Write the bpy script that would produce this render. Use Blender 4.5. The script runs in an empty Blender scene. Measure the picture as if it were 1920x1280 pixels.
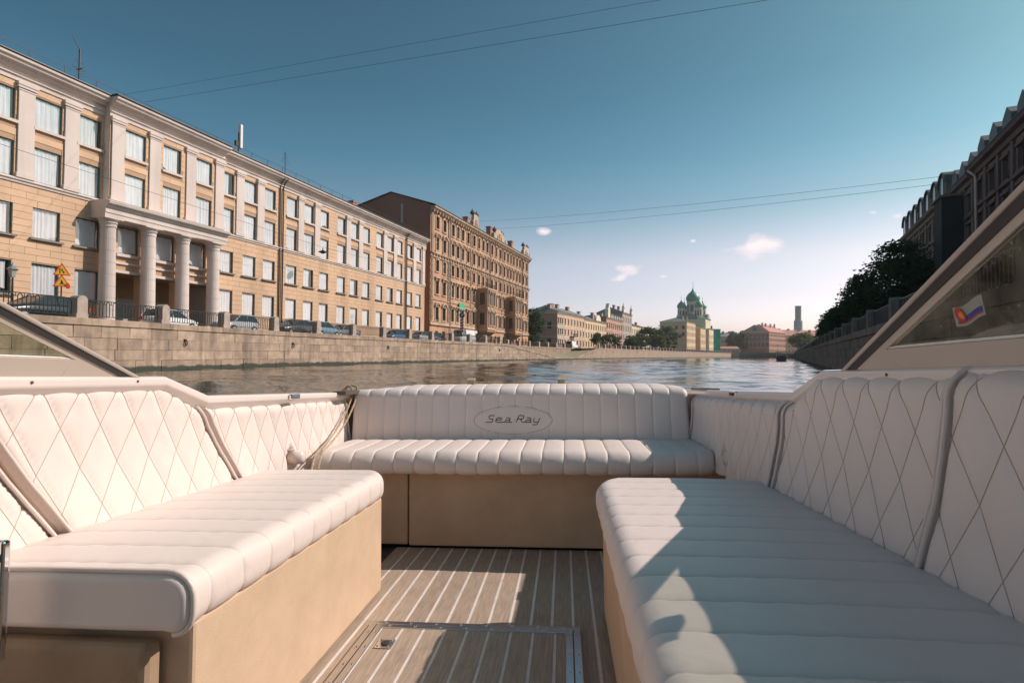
import bpy, math, random
import numpy as np
from mathutils import Matrix, Vector
pi = math.pi
rad = math.radians
sc = bpy.context.scene
COL = sc.collection
random.seed(7)

# ------------------------------------------------------------------ camera
EYE = Vector((0, 0, 1.15))
cam_d = bpy.data.cameras.new('camera')
cam_d.lens = 20; cam_d.sensor_width = 36; cam_d.clip_start = .02; cam_d.clip_end = 6000
cam = bpy.data.objects.new('camera', cam_d); COL.objects.link(cam)
cam.matrix_world = Matrix.Translation(EYE) @ Matrix.Rotation(pi/2 + math.atan(23.5/1067), 4, 'X') @ Matrix.Rotation(rad(.43), 4, 'Z')
sc.camera = cam

# ------------------------------------------------------------------ sky and sun
SUN_AZ, SUN_EL = 75.0, 39.0            # azimuth clockwise from +Y
wd = bpy.data.worlds.new('World'); sc.world = wd; wd.use_nodes = True
nt = wd.node_tree; nt.nodes.clear()
def N(t, ty, **k):
    n = t.nodes.new(ty)
    for a, b in k.items(): setattr(n, a, b)
    return n
sky = N(nt, 'ShaderNodeTexSky', sky_type='NISHITA', sun_disc=False, sun_elevation=rad(SUN_EL), sun_rotation=rad(SUN_AZ), altitude=0, air_density=1.0, dust_density=2.3, ozone_density=2.2)
bg = N(nt, 'ShaderNodeBackground'); bg.inputs[1].default_value = .118
wo = N(nt, 'ShaderNodeOutputWorld')
tc = N(nt, 'ShaderNodeTexCoord')
sep = N(nt, 'ShaderNodeSeparateXYZ'); nt.links.new(tc.outputs['Generated'], sep.inputs[0])
rmp = N(nt, 'ShaderNodeValToRGB')      # overall tone of the air from horizon to zenith
cr = rmp.color_ramp
cr.elements[0].position = 0.0; cr.elements[0].color = (1.30, 1.14, 1.36, 1)
cr.elements[1].position = .54; cr.elements[1].color = (.21, .365, .34, 1)
for p_, c_ in ((.055, (1.22, 1.06, 1.2, 1)), (.10, (1.03, .87, .90, 1)), (.16, (.95, .80, .74, 1)), (.24, (.48, .59, .54, 1)), (.32, (.30, .50, .475, 1)), (.41, (.235, .415, .395, 1))):
    e_ = cr.elements.new(p_); e_.color = c_
nt.links.new(sep.outputs[2], rmp.inputs[0])
mul = N(nt, 'ShaderNodeMixRGB', blend_type='MULTIPLY'); mul.inputs[0].default_value = 1
nt.links.new(sky.outputs[0], mul.inputs[1]); nt.links.new(rmp.outputs[0], mul.inputs[2])
cur = mul.outputs[0]
# a few small fair-weather clouds
noi = N(nt, 'ShaderNodeTexNoise'); noi.inputs['Scale'].default_value = 30; noi.inputs['Detail'].default_value = 6
cmp_ = N(nt, 'ShaderNodeMapping'); cmp_.inputs['Scale'].default_value = (1, 1, 2.0); nt.links.new(tc.outputs['Generated'], cmp_.inputs[0])
nt.links.new(cmp_.outputs[0], noi.inputs['Vector'])
csum = None
for (px, py, rr) in ((1410, 458, .05), (1455, 452, .034), (1178, 502, .030), (1160, 520, .02), (1016, 432, .018), (1640, 392, .010), (1685, 400, .012), (1245, 515, .012), (1300, 448, .008)):
    v = Vector((px-960, 1067, 640-py+23.5)).normalized(); v.z *= 2.0
    dn = N(nt, 'ShaderNodeVectorMath', operation='DISTANCE'); dn.inputs[1].default_value = v
    nt.links.new(cmp_.outputs[0], dn.inputs[0])
    mr = N(nt, 'ShaderNodeMapRange'); mr.inputs[1].default_value = rr; mr.inputs[2].default_value = 0
    nt.links.new(dn.outputs['Value'], mr.inputs[0])
    if csum is None: csum = mr.outputs[0]
    else:
        ad = N(nt, 'ShaderNodeMath', operation='ADD'); nt.links.new(csum, ad.inputs[0]); nt.links.new(mr.outputs[0], ad.inputs[1]); csum = ad.outputs[0]
m2 = N(nt, 'ShaderNodeMath', operation='MULTIPLY_ADD'); m2.inputs[1].default_value = 2.6; m2.inputs[2].default_value = -1.55
nt.links.new(noi.outputs[0], m2.inputs[0])
ad = N(nt, 'ShaderNodeMath', operation='ADD'); nt.links.new(m2.outputs[0], ad.inputs[0]); nt.links.new(csum, ad.inputs[1])
m3 = N(nt, 'ShaderNodeMath', operation='MULTIPLY', use_clamp=True); nt.links.new(ad.outputs[0], m3.inputs[0])
cl = N(nt, 'ShaderNodeMath', operation='MULTIPLY', use_clamp=True); cl.inputs[1].default_value = 3; nt.links.new(csum, cl.inputs[0])
nt.links.new(cl.outputs[0], m3.inputs[1])
cm = N(nt, 'ShaderNodeMixRGB'); cm.inputs[2].default_value = (5.9, 5.0, 5.1, 1)
nt.links.new(m3.outputs[0], cm.inputs[0]); nt.links.new(cur, cm.inputs[1])
nt.links.new(cm.outputs[0], bg.inputs[0]); nt.links.new(bg.outputs[0], wo.inputs[0])

sun_d = bpy.data.lights.new('sun', 'SUN'); sun_d.energy = 2.72; sun_d.angle = rad(.5); sun_d.color = (1.0, .84, .77)
sun = bpy.data.objects.new('sun', sun_d); COL.objects.link(sun)
SV = Vector((math.cos(rad(SUN_EL))*math.sin(rad(SUN_AZ)), math.cos(rad(SUN_EL))*math.cos(rad(SUN_AZ)), math.sin(rad(SUN_EL))))
sun.rotation_euler = SV.to_track_quat('Z', 'Y').to_euler()
sun.location = (40, 20, 60)
vs = sc.view_settings; vs.view_transform = 'Standard'; vs.look = 'None'; vs.gamma = 1; vs.exposure = .72; vs.use_curve_mapping = False
sc.cycles.max_bounces = 8; sc.cycles.transparent_max_bounces = 12; sc.cycles.use_denoising = True
sc.cycles.sample_clamp_indirect = 6

# ------------------------------------------------------------------ materials
MT = {}
def mat(name, col, rough=.6, var=.12, scale=2.0, bump=0, bscale=40, metal=0, rand=0, spec=.5, coord='pos', stretch=None, col2=None, coat=0):
    m = bpy.data.materials.new(name); m.use_nodes = True; MT[name] = m
    t = m.node_tree; b = t.nodes['Principled BSDF']
    b.inputs['Roughness'].default_value = rough; b.inputs['Metallic'].default_value = metal
    b.inputs['Specular IOR Level'].default_value = spec; b.inputs['Coat Weight'].default_value = coat
    if coord == 'pos': vec = N(t, 'ShaderNodeNewGeometry').outputs['Position']
    else: vec = N(t, 'ShaderNodeTexCoord').outputs['Object']
    if stretch:
        mp = N(t, 'ShaderNodeMapping'); mp.inputs['Scale'].default_value = stretch; t.links.new(vec, mp.inputs[0]); vec = mp.outputs[0]
    out = None
    if var or col2:
        n = N(t, 'ShaderNodeTexNoise'); n.inputs['Scale'].default_value = scale; n.inputs['Detail'].default_value = 7; n.inputs['Roughness'].default_value = .62
        t.links.new(vec, n.inputs['Vector'])
        r = N(t, 'ShaderNodeValToRGB'); r.color_ramp.elements[0].position = .3; r.color_ramp.elements[1].position = .7
        c2 = col2 or tuple(min(1, c*(1+var)) for c in col)
        c1 = col if col2 else tuple(c*(1-var) for c in col)
        r.color_ramp.elements[0].color = (*c1, 1); r.color_ramp.elements[1].color = (*c2, 1)
        t.links.new(n.outputs[0], r.inputs[0]); out = r.outputs[0]
    if rand:
        oi = N(t, 'ShaderNodeObjectInfo'); mr = N(t, 'ShaderNodeMapRange'); mr.inputs[3].default_value = 1-rand; mr.inputs[4].default_value = 1+rand
        t.links.new(oi.outputs['Random'], mr.inputs[0])
        hv = N(t, 'ShaderNodeHueSaturation'); t.links.new(mr.outputs[0], hv.inputs['Value'])
        if out: t.links.new(out, hv.inputs['Color'])
        else: hv.inputs['Color'].default_value = (*col, 1)
        out = hv.outputs[0]
    if out: t.links.new(out, b.inputs['Base Color'])
    else: b.inputs['Base Color'].default_value = (*col, 1)
    if bump:
        n = N(t, 'ShaderNodeTexNoise'); n.inputs['Scale'].default_value = bscale; n.inputs['Detail'].default_value = 4
        t.links.new(vec, n.inputs['Vector'])
        bp = N(t, 'ShaderNodeBump'); bp.inputs['Strength'].default_value = bump; bp.inputs['Distance'].default_value = .02 if coord == 'pos' else .002
        t.links.new(n.outputs[0], bp.inputs['Height']); t.links.new(bp.outputs[0], b.inputs['Normal'])
    return m
def glass(name, tint, haze=.035, dirt=0):
    m = bpy.data.materials.new(name); m.use_nodes = True; MT[name] = m
    t = m.node_tree; t.nodes.clear()
    o = N(t, 'ShaderNodeOutputMaterial'); tr = N(t, 'ShaderNodeBsdfTransparent'); tr.inputs[0].default_value = (*tint, 1)
    gl = N(t, 'ShaderNodeBsdfGlossy'); gl.inputs['Roughness'].default_value = .03
    lw = N(t, 'ShaderNodeLayerWeight'); lw.inputs[0].default_value = .5
    pw = N(t, 'ShaderNodeMath', operation='POWER'); pw.inputs[1].default_value = 4; t.links.new(lw.outputs['Facing'], pw.inputs[0])
    fr = N(t, 'ShaderNodeMath', operation='MULTIPLY_ADD'); fr.inputs[1].default_value = .75; fr.inputs[2].default_value = haze; t.links.new(pw.outputs[0], fr.inputs[0])
    mx = N(t, 'ShaderNodeMixShader'); t.links.new(fr.outputs[0], mx.inputs[0]); t.links.new(tr.outputs[0], mx.inputs[1]); t.links.new(gl.outputs[0], mx.inputs[2])
    cur = mx.outputs[0]
    if dirt:
        tcn = N(t, 'ShaderNodeTexCoord')
        n = N(t, 'ShaderNodeTexNoise'); n.inputs['Scale'].default_value = 9; n.inputs['Detail'].default_value = 8; n.inputs['Roughness'].default_value = .7
        t.links.new(tcn.outputs['Object'], n.inputs['Vector'])
        vo = N(t, 'ShaderNodeTexVoronoi'); vo.inputs['Scale'].default_value = 42; vo.inputs['Randomness'].default_value = 1
        t.links.new(tcn.outputs['Object'], vo.inputs['Vector'])
        mr = N(t, 'ShaderNodeMapRange'); mr.inputs[1].default_value = .12; mr.inputs[2].default_value = .02; mr.inputs[4].default_value = .35
        t.links.new(vo.outputs['Distance'], mr.inputs[0])
        m1 = N(t, 'ShaderNodeMapRange'); m1.inputs[1].default_value = .42; m1.inputs[2].default_value = .75; m1.inputs[4].default_value = dirt
        t.links.new(n.outputs[0], m1.inputs[0])
        ms = N(t, 'ShaderNodeMath', operation='MULTIPLY'); t.links.new(mr.outputs[0], ms.inputs[0]); t.links.new(n.outputs[0], ms.inputs[1])
        a = N(t, 'ShaderNodeMath', operation='ADD', use_clamp=True); t.links.new(ms.outputs[0], a.inputs[0]); t.links.new(m1.outputs[0], a.inputs[1])
        df = N(t, 'ShaderNodeBsdfDiffuse'); df.inputs[0].default_value = (.55, .52, .44, 1)
        tl = N(t, 'ShaderNodeBsdfTranslucent'); tl.inputs[0].default_value = (.5, .47, .38, 1)
        dm = N(t, 'ShaderNodeMixShader'); dm.inputs[0].default_value = .6; t.links.new(df.outputs[0], dm.inputs[1]); t.links.new(tl.outputs[0], dm.inputs[2])
        m_ = N(t, 'ShaderNodeMixShader'); t.links.new(a.outputs[0], m_.inputs[0]); t.links.new(cur, m_.inputs[1]); t.links.new(dm.outputs[0], m_.inputs[2]); cur = m_.outputs[0]
    t.links.new(cur, o.inputs[0])
    return m

mat('peach_stucco', (.66, .445, .29), .85, .10, .35, .25, 9, rand=.05)
mat('peach_joint', (.46, .30, .19), .9, .10, .5)
mat('pink_plaster', (.66, .565, .51), .8, .06, .5, .15, 9)
mat('pink_plaster_dirty', (.62, .54, .46), .8, .2, .8, .15, 9)
mat('brown_stucco', (.52, .30, .18), .85, .22, .45, .3, 8)
mat('brown_trim', (.54, .385, .27), .8, .2, .8, .2, 9)
mat('dark_trim', (.26, .185, .13), .85, .35, .9, .2, 9)  # darker brown trim for quoins, corbels and niches
mat('gable_paint', (.30, .145, .095), .9, .12, .25, .2, 5)
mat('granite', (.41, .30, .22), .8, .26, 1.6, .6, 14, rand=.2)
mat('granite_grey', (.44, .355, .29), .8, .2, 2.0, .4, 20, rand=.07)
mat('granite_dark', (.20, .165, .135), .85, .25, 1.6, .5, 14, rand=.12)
mat('mortar', (.12, .09, .07), .95, .2, 2)
mat('iron', (.02, .022, .022), .5, 0)
mat('pipe', (.10, .07, .055), .5, .2, 2)
mat('pipe_pale', (.55, .48, .42), .5, .15, 2)
mat('roof_metal', (.22, .25, .25), .5, .15, .6, metal=.2)
mat('roof_dark', (.07, .085, .085), .55, .2, .6)
mat('roof_red', (.50, .20, .17), .7, .15, .3)
mat('roof_green', (.13, .36, .26), .45, .18, .4)
mat('frame_green', (.06, .15, .13), .5, 0)
mat('frame_dark', (.10, .075, .055), .5, .1)
mat('frame_white', (.62, .60, .56), .5, .05)
mat('curtain', (.70, .70, .72), .95, .10, .8, rand=.06)
mat('sill', (.24, .20, .17), .7, .15)
mat('glass_dark', (.035, .045, .05), .06, .2, .5, rand=.5, spec=.6)
mat('porch_wall', (.42, .41, .37), .85, .08)
mat('porch_brown', (.36, .22, .11), .8, .1)
mat('asphalt', (.06, .058, .055), .9, .2, .7)
mat('earth', (.17, .15, .11), .95, .3, .2)
mat('ramp', (.20, .19, .10), .95, .35, .7, col2=(.33, .27, .18))
mat('wall_cream', (.72, .60, .42), .85, .1, .3)
mat('wall_pink', (.60, .40, .28), .85, .1, .3)
mat('wall_ochre', (.67, .48, .29), .85, .1, .3)
mat('wall_tan', (.46, .34, .25), .85, .1, .3)
mat('wall_brick', (.42, .19, .13), .85, .12, .3)
mat('wall_grey', (.38, .31, .27), .85, .12, .3)
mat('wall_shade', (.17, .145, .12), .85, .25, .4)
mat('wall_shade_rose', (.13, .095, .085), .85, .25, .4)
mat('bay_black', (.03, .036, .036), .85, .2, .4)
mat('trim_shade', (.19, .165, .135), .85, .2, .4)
mat('trim_cream', (.78, .68, .54), .8, .08, .5)
mat('netting', (.02, .36, .24), .8, .22, .35)
mat('tower_grey', (.34, .40, .39), .8, .1, .3)
mat('bark', (.07, .05, .035), .9, .3, 3)
mat('leaf_dark', (.055, .10, .045), .6, .45, .9, spec=.25)
mat('leaf_mid', (.06, .10, .035), .6, .45, .6, spec=.25)
mat('leaf_light', (.11, .14, .035), .6, .4, .6, spec=.25)
mat('grass', (.09, .12, .035), .9, .4, 1)
# boat
mat('vinyl', (.77, .665, .605), .5, .02, 4, .08, 420, coord='obj', spec=.4)
mat('thread', (.46, .36, .29), .7, 0, coord='obj')
mat('piping_vinyl', (.72, .62, .56), .42, .02, 4, coord='obj')
mat('carpet', (.60, .44, .305), .95, .10, 6, .35, 300, coord='obj', spec=.1)
mat('carpet_dark', (.36, .255, .17), .95, .12, 6, .35, 300, coord='obj', spec=.1)
mat('gelcoat', (.76, .665, .61), .22, .02, 3, coord='obj', coat=.3)
mat('caulk', (.74, .69, .65), .6, .08, 30, coord='obj')
mat('teak', (.41, .32, .245), .6, .25, 8, .25, 60, coord='obj', stretch=(24, 1.2, 24), rand=.07)
mat('aluminium', (.66, .66, .66), .28, .08, 12, metal=1, coord='obj')
mat('chrome', (.8, .8, .8), .08, 0, metal=1, coord='obj')
mat('rail_grey', (.52, .44, .37), .42, .05, 5, coord='obj')
mat('rubber', (.035, .034, .033), .55, .1, 5, coord='obj')
mat('frame_panel', (.56, .475, .40), .38, .04, 3, coord='obj')
mat('rope', (.46, .36, .24), .85, .25, 90, .6, 200, coord='obj')
mat('badge_ink', (.012, .012, .014), .4, 0, coord='obj')
mat('sticker_white', (.33, .34, .30), .5, .1, 60, coord='obj')
mat('sticker_blue', (.03, .05, .30), .5, 0, coord='obj')
mat('sticker_red', (.45, .05, .03), .5, .25, 60, coord='obj')
mat('sticker_orange', (.75, .22, .06), .5, .2, 60, coord='obj')
mat('sign_yellow', (.85, .45, .02), .5, 0); mat('sign_red', (.72, .06, .02), .5, 0); mat('sign_white', (.75, .72, .7), .5, 0)
mat('sign_blue', (.02, .08, .18), .5, 0); mat('sign_green', (.03, .42, .25), .5, 0); mat('black', (.012, .012, .012), .5, 0)
mat('dark_red', (.30, .03, .04), .5, 0)
mat('tyre', (.02, .02, .02), .8, 0); mat('light_red', (.6, .03, .03), .25, 0); mat('light_clear', (.75, .75, .75), .15, 0)
mat('car_glass', (.02, .026, .03), .05, 0, spec=.7)
for n_, c_ in (('black', (.012, .016, .018)), ('white', (.70, .69, .68)), ('silver', (.42, .43, .44)), ('graphite', (.075, .08, .085)), ('blue', (.02, .12, .30)), ('pale_blue', (.22, .36, .45)), ('grey', (.2, .2, .2))):
    mat('paint_'+n_, c_, .25, 0, coat=.8)
glass('glass_clear', (.96, .97, .97), haze=.13)
glass('screen_glass', (.80, .84, .76), dirt=.05)
glass('screen_glass_dirty', (.74, .75, .69), dirt=.07)
for nm in ('leaf_dark', 'leaf_mid', 'leaf_light'):     # thin leaves let light through
    t = MT[nm].node_tree; b = t.nodes['Principled BSDF']; o = t.nodes['Material Output']
    tl = N(t, 'ShaderNodeBsdfTranslucent'); t.links.new(b.inputs['Base Color'].links[0].from_socket, tl.inputs[0])
    mx = N(t, 'ShaderNodeMixShader'); mx.inputs[0].default_value = .4; t.links.new(b.outputs[0], mx.inputs[1]); t.links.new(tl.outputs[0], mx.inputs[2]); t.links.new(mx.outputs[0], o.inputs[0])
def streaks(nm, amt, sc_=(1.6, 1.6, .12), coord='pos', nscale=1.0):   # rain streaks and soot with a shape of their own
    t = MT[nm].node_tree; b = t.nodes['Principled BSDF']; src = b.inputs['Base Color'].links[0].from_socket
    g = N(t, 'ShaderNodeNewGeometry'); mp = N(t, 'ShaderNodeMapping'); mp.inputs['Scale'].default_value = sc_; t.links.new(g.outputs['Position'], mp.inputs[0])
    nz = N(t, 'ShaderNodeTexNoise'); nz.inputs['Scale'].default_value = nscale; nz.inputs['Detail'].default_value = 6; t.links.new(mp.outputs[0], nz.inputs['Vector'])
    mr = N(t, 'ShaderNodeMapRange'); mr.inputs[1].default_value = .48; mr.inputs[2].default_value = .75; mr.inputs[3].default_value = 1; mr.inputs[4].default_value = 1-amt; t.links.new(nz.outputs[0], mr.inputs[0])
    mx = N(t, 'ShaderNodeMixRGB', blend_type='MULTIPLY'); mx.inputs[0].default_value = 1; t.links.new(src, mx.inputs[1]); t.links.new(mr.outputs[0], mx.inputs[2]); t.links.new(mx.outputs[0], b.inputs['Base Color'])
streaks('granite', .5); streaks('granite_dark', .4); streaks('peach_stucco', .26, (.5, .5, .06)); streaks('brown_stucco', .3, (.6, .6, .08)); streaks('pink_plaster', .18, (.9, .9, .08)); streaks('brown_trim', .35, (.8, .8, .15)); streaks('wall_shade', .3, (.5, .5, .08))
# vinyl: soft creases over the fine grain
t = MT['vinyl'].node_tree; b = t.nodes['Principled BSDF']; old = b.inputs['Normal'].links[0].from_socket
tcv = N(t, 'ShaderNodeTexCoord'); nz = N(t, 'ShaderNodeTexNoise'); nz.inputs['Scale'].default_value = 11; nz.inputs['Detail'].default_value = 5; nz.inputs['Distortion'].default_value = 1.2; t.links.new(tcv.outputs['Object'], nz.inputs['Vector'])
bp = N(t, 'ShaderNodeBump'); bp.inputs['Strength'].default_value = .35; bp.inputs['Distance'].default_value = .006; t.links.new(nz.outputs[0], bp.inputs['Height']); t.links.new(old, bp.inputs['Normal']); t.links.new(bp.outputs[0], b.inputs['Normal'])
def scuffs(nm, col, amt, scl, lo, hi, st=(1, 1, 1)):
    t = MT[nm].node_tree; b = t.nodes['Principled BSDF']; src = b.inputs['Base Color'].links[0].from_socket
    tc_ = N(t, 'ShaderNodeTexCoord'); mp = N(t, 'ShaderNodeMapping'); mp.inputs['Scale'].default_value = st; t.links.new(tc_.outputs['Object'], mp.inputs[0])
    nz = N(t, 'ShaderNodeTexNoise'); nz.inputs['Scale'].default_value = scl; nz.inputs['Detail'].default_value = 8; nz.inputs['Roughness'].default_value = .7; nz.inputs['Distortion'].default_value = .8; t.links.new(mp.outputs[0], nz.inputs['Vector'])
    mr = N(t, 'ShaderNodeMapRange'); mr.inputs[1].default_value = lo; mr.inputs[2].default_value = hi; mr.inputs[4].default_value = amt; t.links.new(nz.outputs[0], mr.inputs[0])
    mx = N(t, 'ShaderNodeMixRGB'); mx.inputs[2].default_value = (*col, 1); t.links.new(mr.outputs[0], mx.inputs[0]); t.links.new(src, mx.inputs[1]); t.links.new(mx.outputs[0], b.inputs['Base Color'])
scuffs('carpet', (.38, .27, .18), .25, 5, .56, .74, (1, 1, 2.5)); scuffs('carpet_dark', (.2, .14, .1), .4, 5, .55, .75); scuffs('teak', (.22, .17, .13), .45, 6, .55, .72); scuffs('vinyl', (.56, .47, .41), .35, 7, .60, .78); scuffs('caulk', (.42, .36, .31), .5, 14, .52, .7)
# granite near the water: wet algae band by height
for nm in ('granite', 'granite_dark'):
    t = MT[nm].node_tree; b = t.nodes['Principled BSDF']
    src = b.inputs['Base Color'].links[0].from_socket
    g = N(t, 'ShaderNodeNewGeometry'); s_ = N(t, 'ShaderNodeSeparateXYZ'); t.links.new(g.outputs['Position'], s_.inputs[0])
    nz = N(t, 'ShaderNodeTexNoise'); nz.inputs['Scale'].default_value = 1.3; nz.inputs['Detail'].default_value = 5; t.links.new(g.outputs['Position'], nz.inputs['Vector'])
    ma = N(t, 'ShaderNodeMath', operation='MULTIPLY_ADD'); ma.inputs[1].default_value = -.45; t.links.new(nz.outputs[0], ma.inputs[0]); t.links.new(s_.outputs[2], ma.inputs[2])
    mr = N(t, 'ShaderNodeMapRange'); mr.inputs[1].default_value = -.02; mr.inputs[2].default_value = .10; t.links.new(ma.outputs[0], mr.inputs[0])
    mx = N(t, 'ShaderNodeMixRGB'); mx.inputs[1].default_value = (.045, .05, .035, 1); t.links.new(mr.outputs[0], mx.inputs[0]); t.links.new(src, mx.inputs[2])
    t.links.new(mx.outputs[0], b.inputs['Base Color'])

# ------------------------------------------------------------------ mesh helpers
class MB:
    def __init__(s): s.v = []; s.f = []
    def add(s, vs_, fs_):
        o = len(s.v); s.v += [tuple(v) for v in vs_]; s.f += [tuple(i+o for i in f) for f in fs_]; return s
    def box(s, x0, x1, y0, y1, z0, z1):
        return s.add([(x0,y0,z0),(x1,y0,z0),(x1,y1,z0),(x0,y1,z0),(x0,y0,z1),(x1,y0,z1),(x1,y1,z1),(x0,y1,z1)],
                     [(0,3,2,1),(4,5,6,7),(0,1,5,4),(1,2,6,5),(2,3,7,6),(3,0,4,7)])
    def frustum(s, a, z0, b, z1):      # a,b = (x0,x1,y0,y1)
        return s.add([(a[0],a[2],z0),(a[1],a[2],z0),(a[1],a[3],z0),(a[0],a[3],z0),(b[0],b[2],z1),(b[1],b[2],z1),(b[1],b[3],z1),(b[0],b[3],z1)],
                     [(0,3,2,1),(4,5,6,7),(0,1,5,4),(1,2,6,5),(2,3,7,6),(3,0,4,7)])
    def prism(s, poly, d0, d1, fn):    # poly of (a,b); fn(a,b,d)->xyz
        n = len(poly)
        vs_ = [fn(a, b, d0) for a, b in poly] + [fn(a, b, d1) for a, b in poly]
        return s.add(vs_, [tuple(range(n))[::-1], tuple(range(n, 2*n))] + [(i, (i+1) % n, n+(i+1) % n, n+i) for i in range(n)])
    def tube(s, pts, r, n=6, cap=True):
        pts = [Vector(p) for p in pts]; rs = r if isinstance(r, (list, tuple)) else [r]*len(pts)
        vs_, fs_ = [], []
        t = (pts[1]-pts[0]).normalized(); up = Vector((0,0,1)) if abs(t.z) < .9 else Vector((1,0,0))
        a = t.cross(up).normalized()
        for i, p in enumerate(pts):
            t = (pts[min(i+1, len(pts)-1)]-pts[max(i-1, 0)]).normalized()
            a = (a - t*a.dot(t)).normalized(); b = t.cross(a)
            for k in range(n):
                q = 2*pi*(k+.5)/n; vs_.append(p + (a*math.cos(q)+b*math.sin(q))*rs[i])
        for i in range(len(pts)-1):
            for k in range(n):
                k2 = (k+1) % n; fs_.append((i*n+k, i*n+k2, (i+1)*n+k2, (i+1)*n+k))
        if cap: fs_ += [tuple(range(n))[::-1], tuple(range((len(pts)-1)*n, len(pts)*n))]
        return s.add(vs_, fs_)
    def lathe(s, prof, n=16, c=(0,0,0)):
        vs_, fs_ = [], []
        for r, z in prof:
            for k in range(n): vs_.append((c[0]+r*math.cos(2*pi*k/n), c[1]+r*math.sin(2*pi*k/n), c[2]+z))
        for i in range(len(prof)-1):
            for k in range(n): k2 = (k+1) % n; fs_.append((i*n+k, i*n+k2, (i+1)*n+k2, (i+1)*n+k))
        fs_ += [tuple(range(n))[::-1], tuple(range((len(prof)-1)*n, len(prof)*n))]
        return s.add(vs_, fs_)
    def mesh(s, name, m, smooth=False):
        me = bpy.data.meshes.new(name); me.from_pydata(s.v, [], s.f); me.materials.append(MT[m])
        if smooth: me.polygons.foreach_set('use_smooth', [True]*len(me.polygons))
        me.update(); return me
    def build(s, name, m, parent=None, smooth=False, loc=None, rz=None, kind=None):
        return put(name, s.mesh(name, m, smooth), parent, loc, rz, kind)
def put(name, me, parent=None, loc=None, rz=None, kind=None, scale=None):
    o = bpy.data.objects.new(name, me); COL.objects.link(o); o.parent = parent
    if loc is not None: o.location = loc
    if rz is not None: o.rotation_euler = (0, 0, rz)
    if scale is not None: o.scale = scale
    if kind: o['kind'] = kind
    return o
def thing(name, label, cat, loc=(0,0,0), rz=0, group=None):
    o = bpy.data.objects.new(name, None); COL.objects.link(o); o.location = loc; o.rotation_euler = (0, 0, rz)
    o.empty_display_size = .2; o['label'] = label; o['category'] = cat
    if group: o['group'] = group
    return o
def tag(o, label, cat, group=None):
    o['label'] = label; o['category'] = cat
    if group: o['group'] = group
    return o
def structure(o): o['kind'] = 'structure'; return o
def bevel(o, w, seg=2):
    md = o.modifiers.new('bevel', 'BEVEL'); md.width = w; md.segments = seg; md.limit_method = 'ANGLE'; return o
_cache = {}
def cached(key, fn):
    if key not in _cache: _cache[key] = fn()
    return _cache[key]
def unit_cube(m, k=0):
    def mk():
        rnd = random.Random(k*13+1); b = MB().box(-.5, .5, -.5, .5, -.5, .5)
        e = .028
        b.v = [(x+rnd.uniform(-e, e)*.35, y+rnd.uniform(-e, e)*(.6 if y < 0 else 0), z+rnd.uniform(-e, e)*.6) for x, y, z in b.v]
        return b.mesh('block', m)
    return cached(('cube', m, k), mk)
def pieces(parent, name, m, items, limit=300, jit=True):
    """items: (loc, size, rz), nearest / largest first; the first `limit` are objects, the rest one stuff part"""
    for i, (l, s_, rz) in enumerate(items[:limit]):
        put(name, unit_cube(m, i % 5 if jit else 0), parent, l, rz, None, s_)
    if len(items) > limit:
        b = MB()
        for l, s_, rz in items[limit:]:
            c, s2 = math.cos(rz), math.sin(rz)
            q = MB().box(-s_[0]/2, s_[0]/2, -s_[1]/2, s_[1]/2, -s_[2]/2, s_[2]/2)
            b.add([(l[0]+x*c-y*s2, l[1]+x*s2+y*c, l[2]+z) for x, y, z in q.v], q.f)
        b.build(name+'s', m, parent, kind='stuff')

STREET = 2.85
# ------------------------------------------------------------------ setting: water, banks
def pl_len(P):
    L = [0]
    for a, b in zip(P, P[1:]): L.append(L[-1]+math.dist(a, b))
    return L
def pl_at(P, L, s):
    i = 0
    while i < len(P)-2 and L[i+1] < s: i += 1
    f = (s-L[i])/(L[i+1]-L[i]); a, b = P[i], P[i+1]
    dx, dy = (b[0]-a[0])/(L[i+1]-L[i]), (b[1]-a[1])/(L[i+1]-L[i])
    return (a[0]+(b[0]-a[0])*f, a[1]+(b[1]-a[1])*f), math.atan2(dy, dx)
def smooth_pl(P, it=2):
    for _ in range(it):
        Q = [P[0]]
        for a, b in zip(P, P[1:]):
            Q += [(a[0]*.75+b[0]*.25, a[1]*.75+b[1]*.25), (a[0]*.25+b[0]*.75, a[1]*.25+b[1]*.75)]
        P = Q + [P[-1]]
    return P
LW = smooth_pl([(-25.6,-30),(-24,8),(-23.2,24),(-21.5,32.5),(-20.3,40),(-18,49),(-12.2,66),(-5,85),(8,116),(21,145),(60,225),(93,285),(155,400)])
RW = smooth_pl([(-10,-30),(8,8.5),(14.2,22),(30,55),(68,134),(111,223),(196,396)])
LL, RL = pl_len(LW), pl_len(RW)
def arc_of_y(P, L, y):
    for i in range(len(P)-1):
        if P[i][1] <= y <= P[i+1][1]: return L[i]+(L[i+1]-L[i])*(y-P[i][1])/(P[i+1][1]-P[i][1])
    return L[-1]
def offset(P, d):                       # + = left of travel direction
    out = []
    for i, p in enumerate(P):
        a, b = P[max(i-1, 0)], P[min(i+1, len(P)-1)]
        l = math.dist(a, b); out.append((p[0]-(b[1]-a[1])/l*d, p[1]+(b[0]-a[0])/l*d))
    return out

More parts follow.
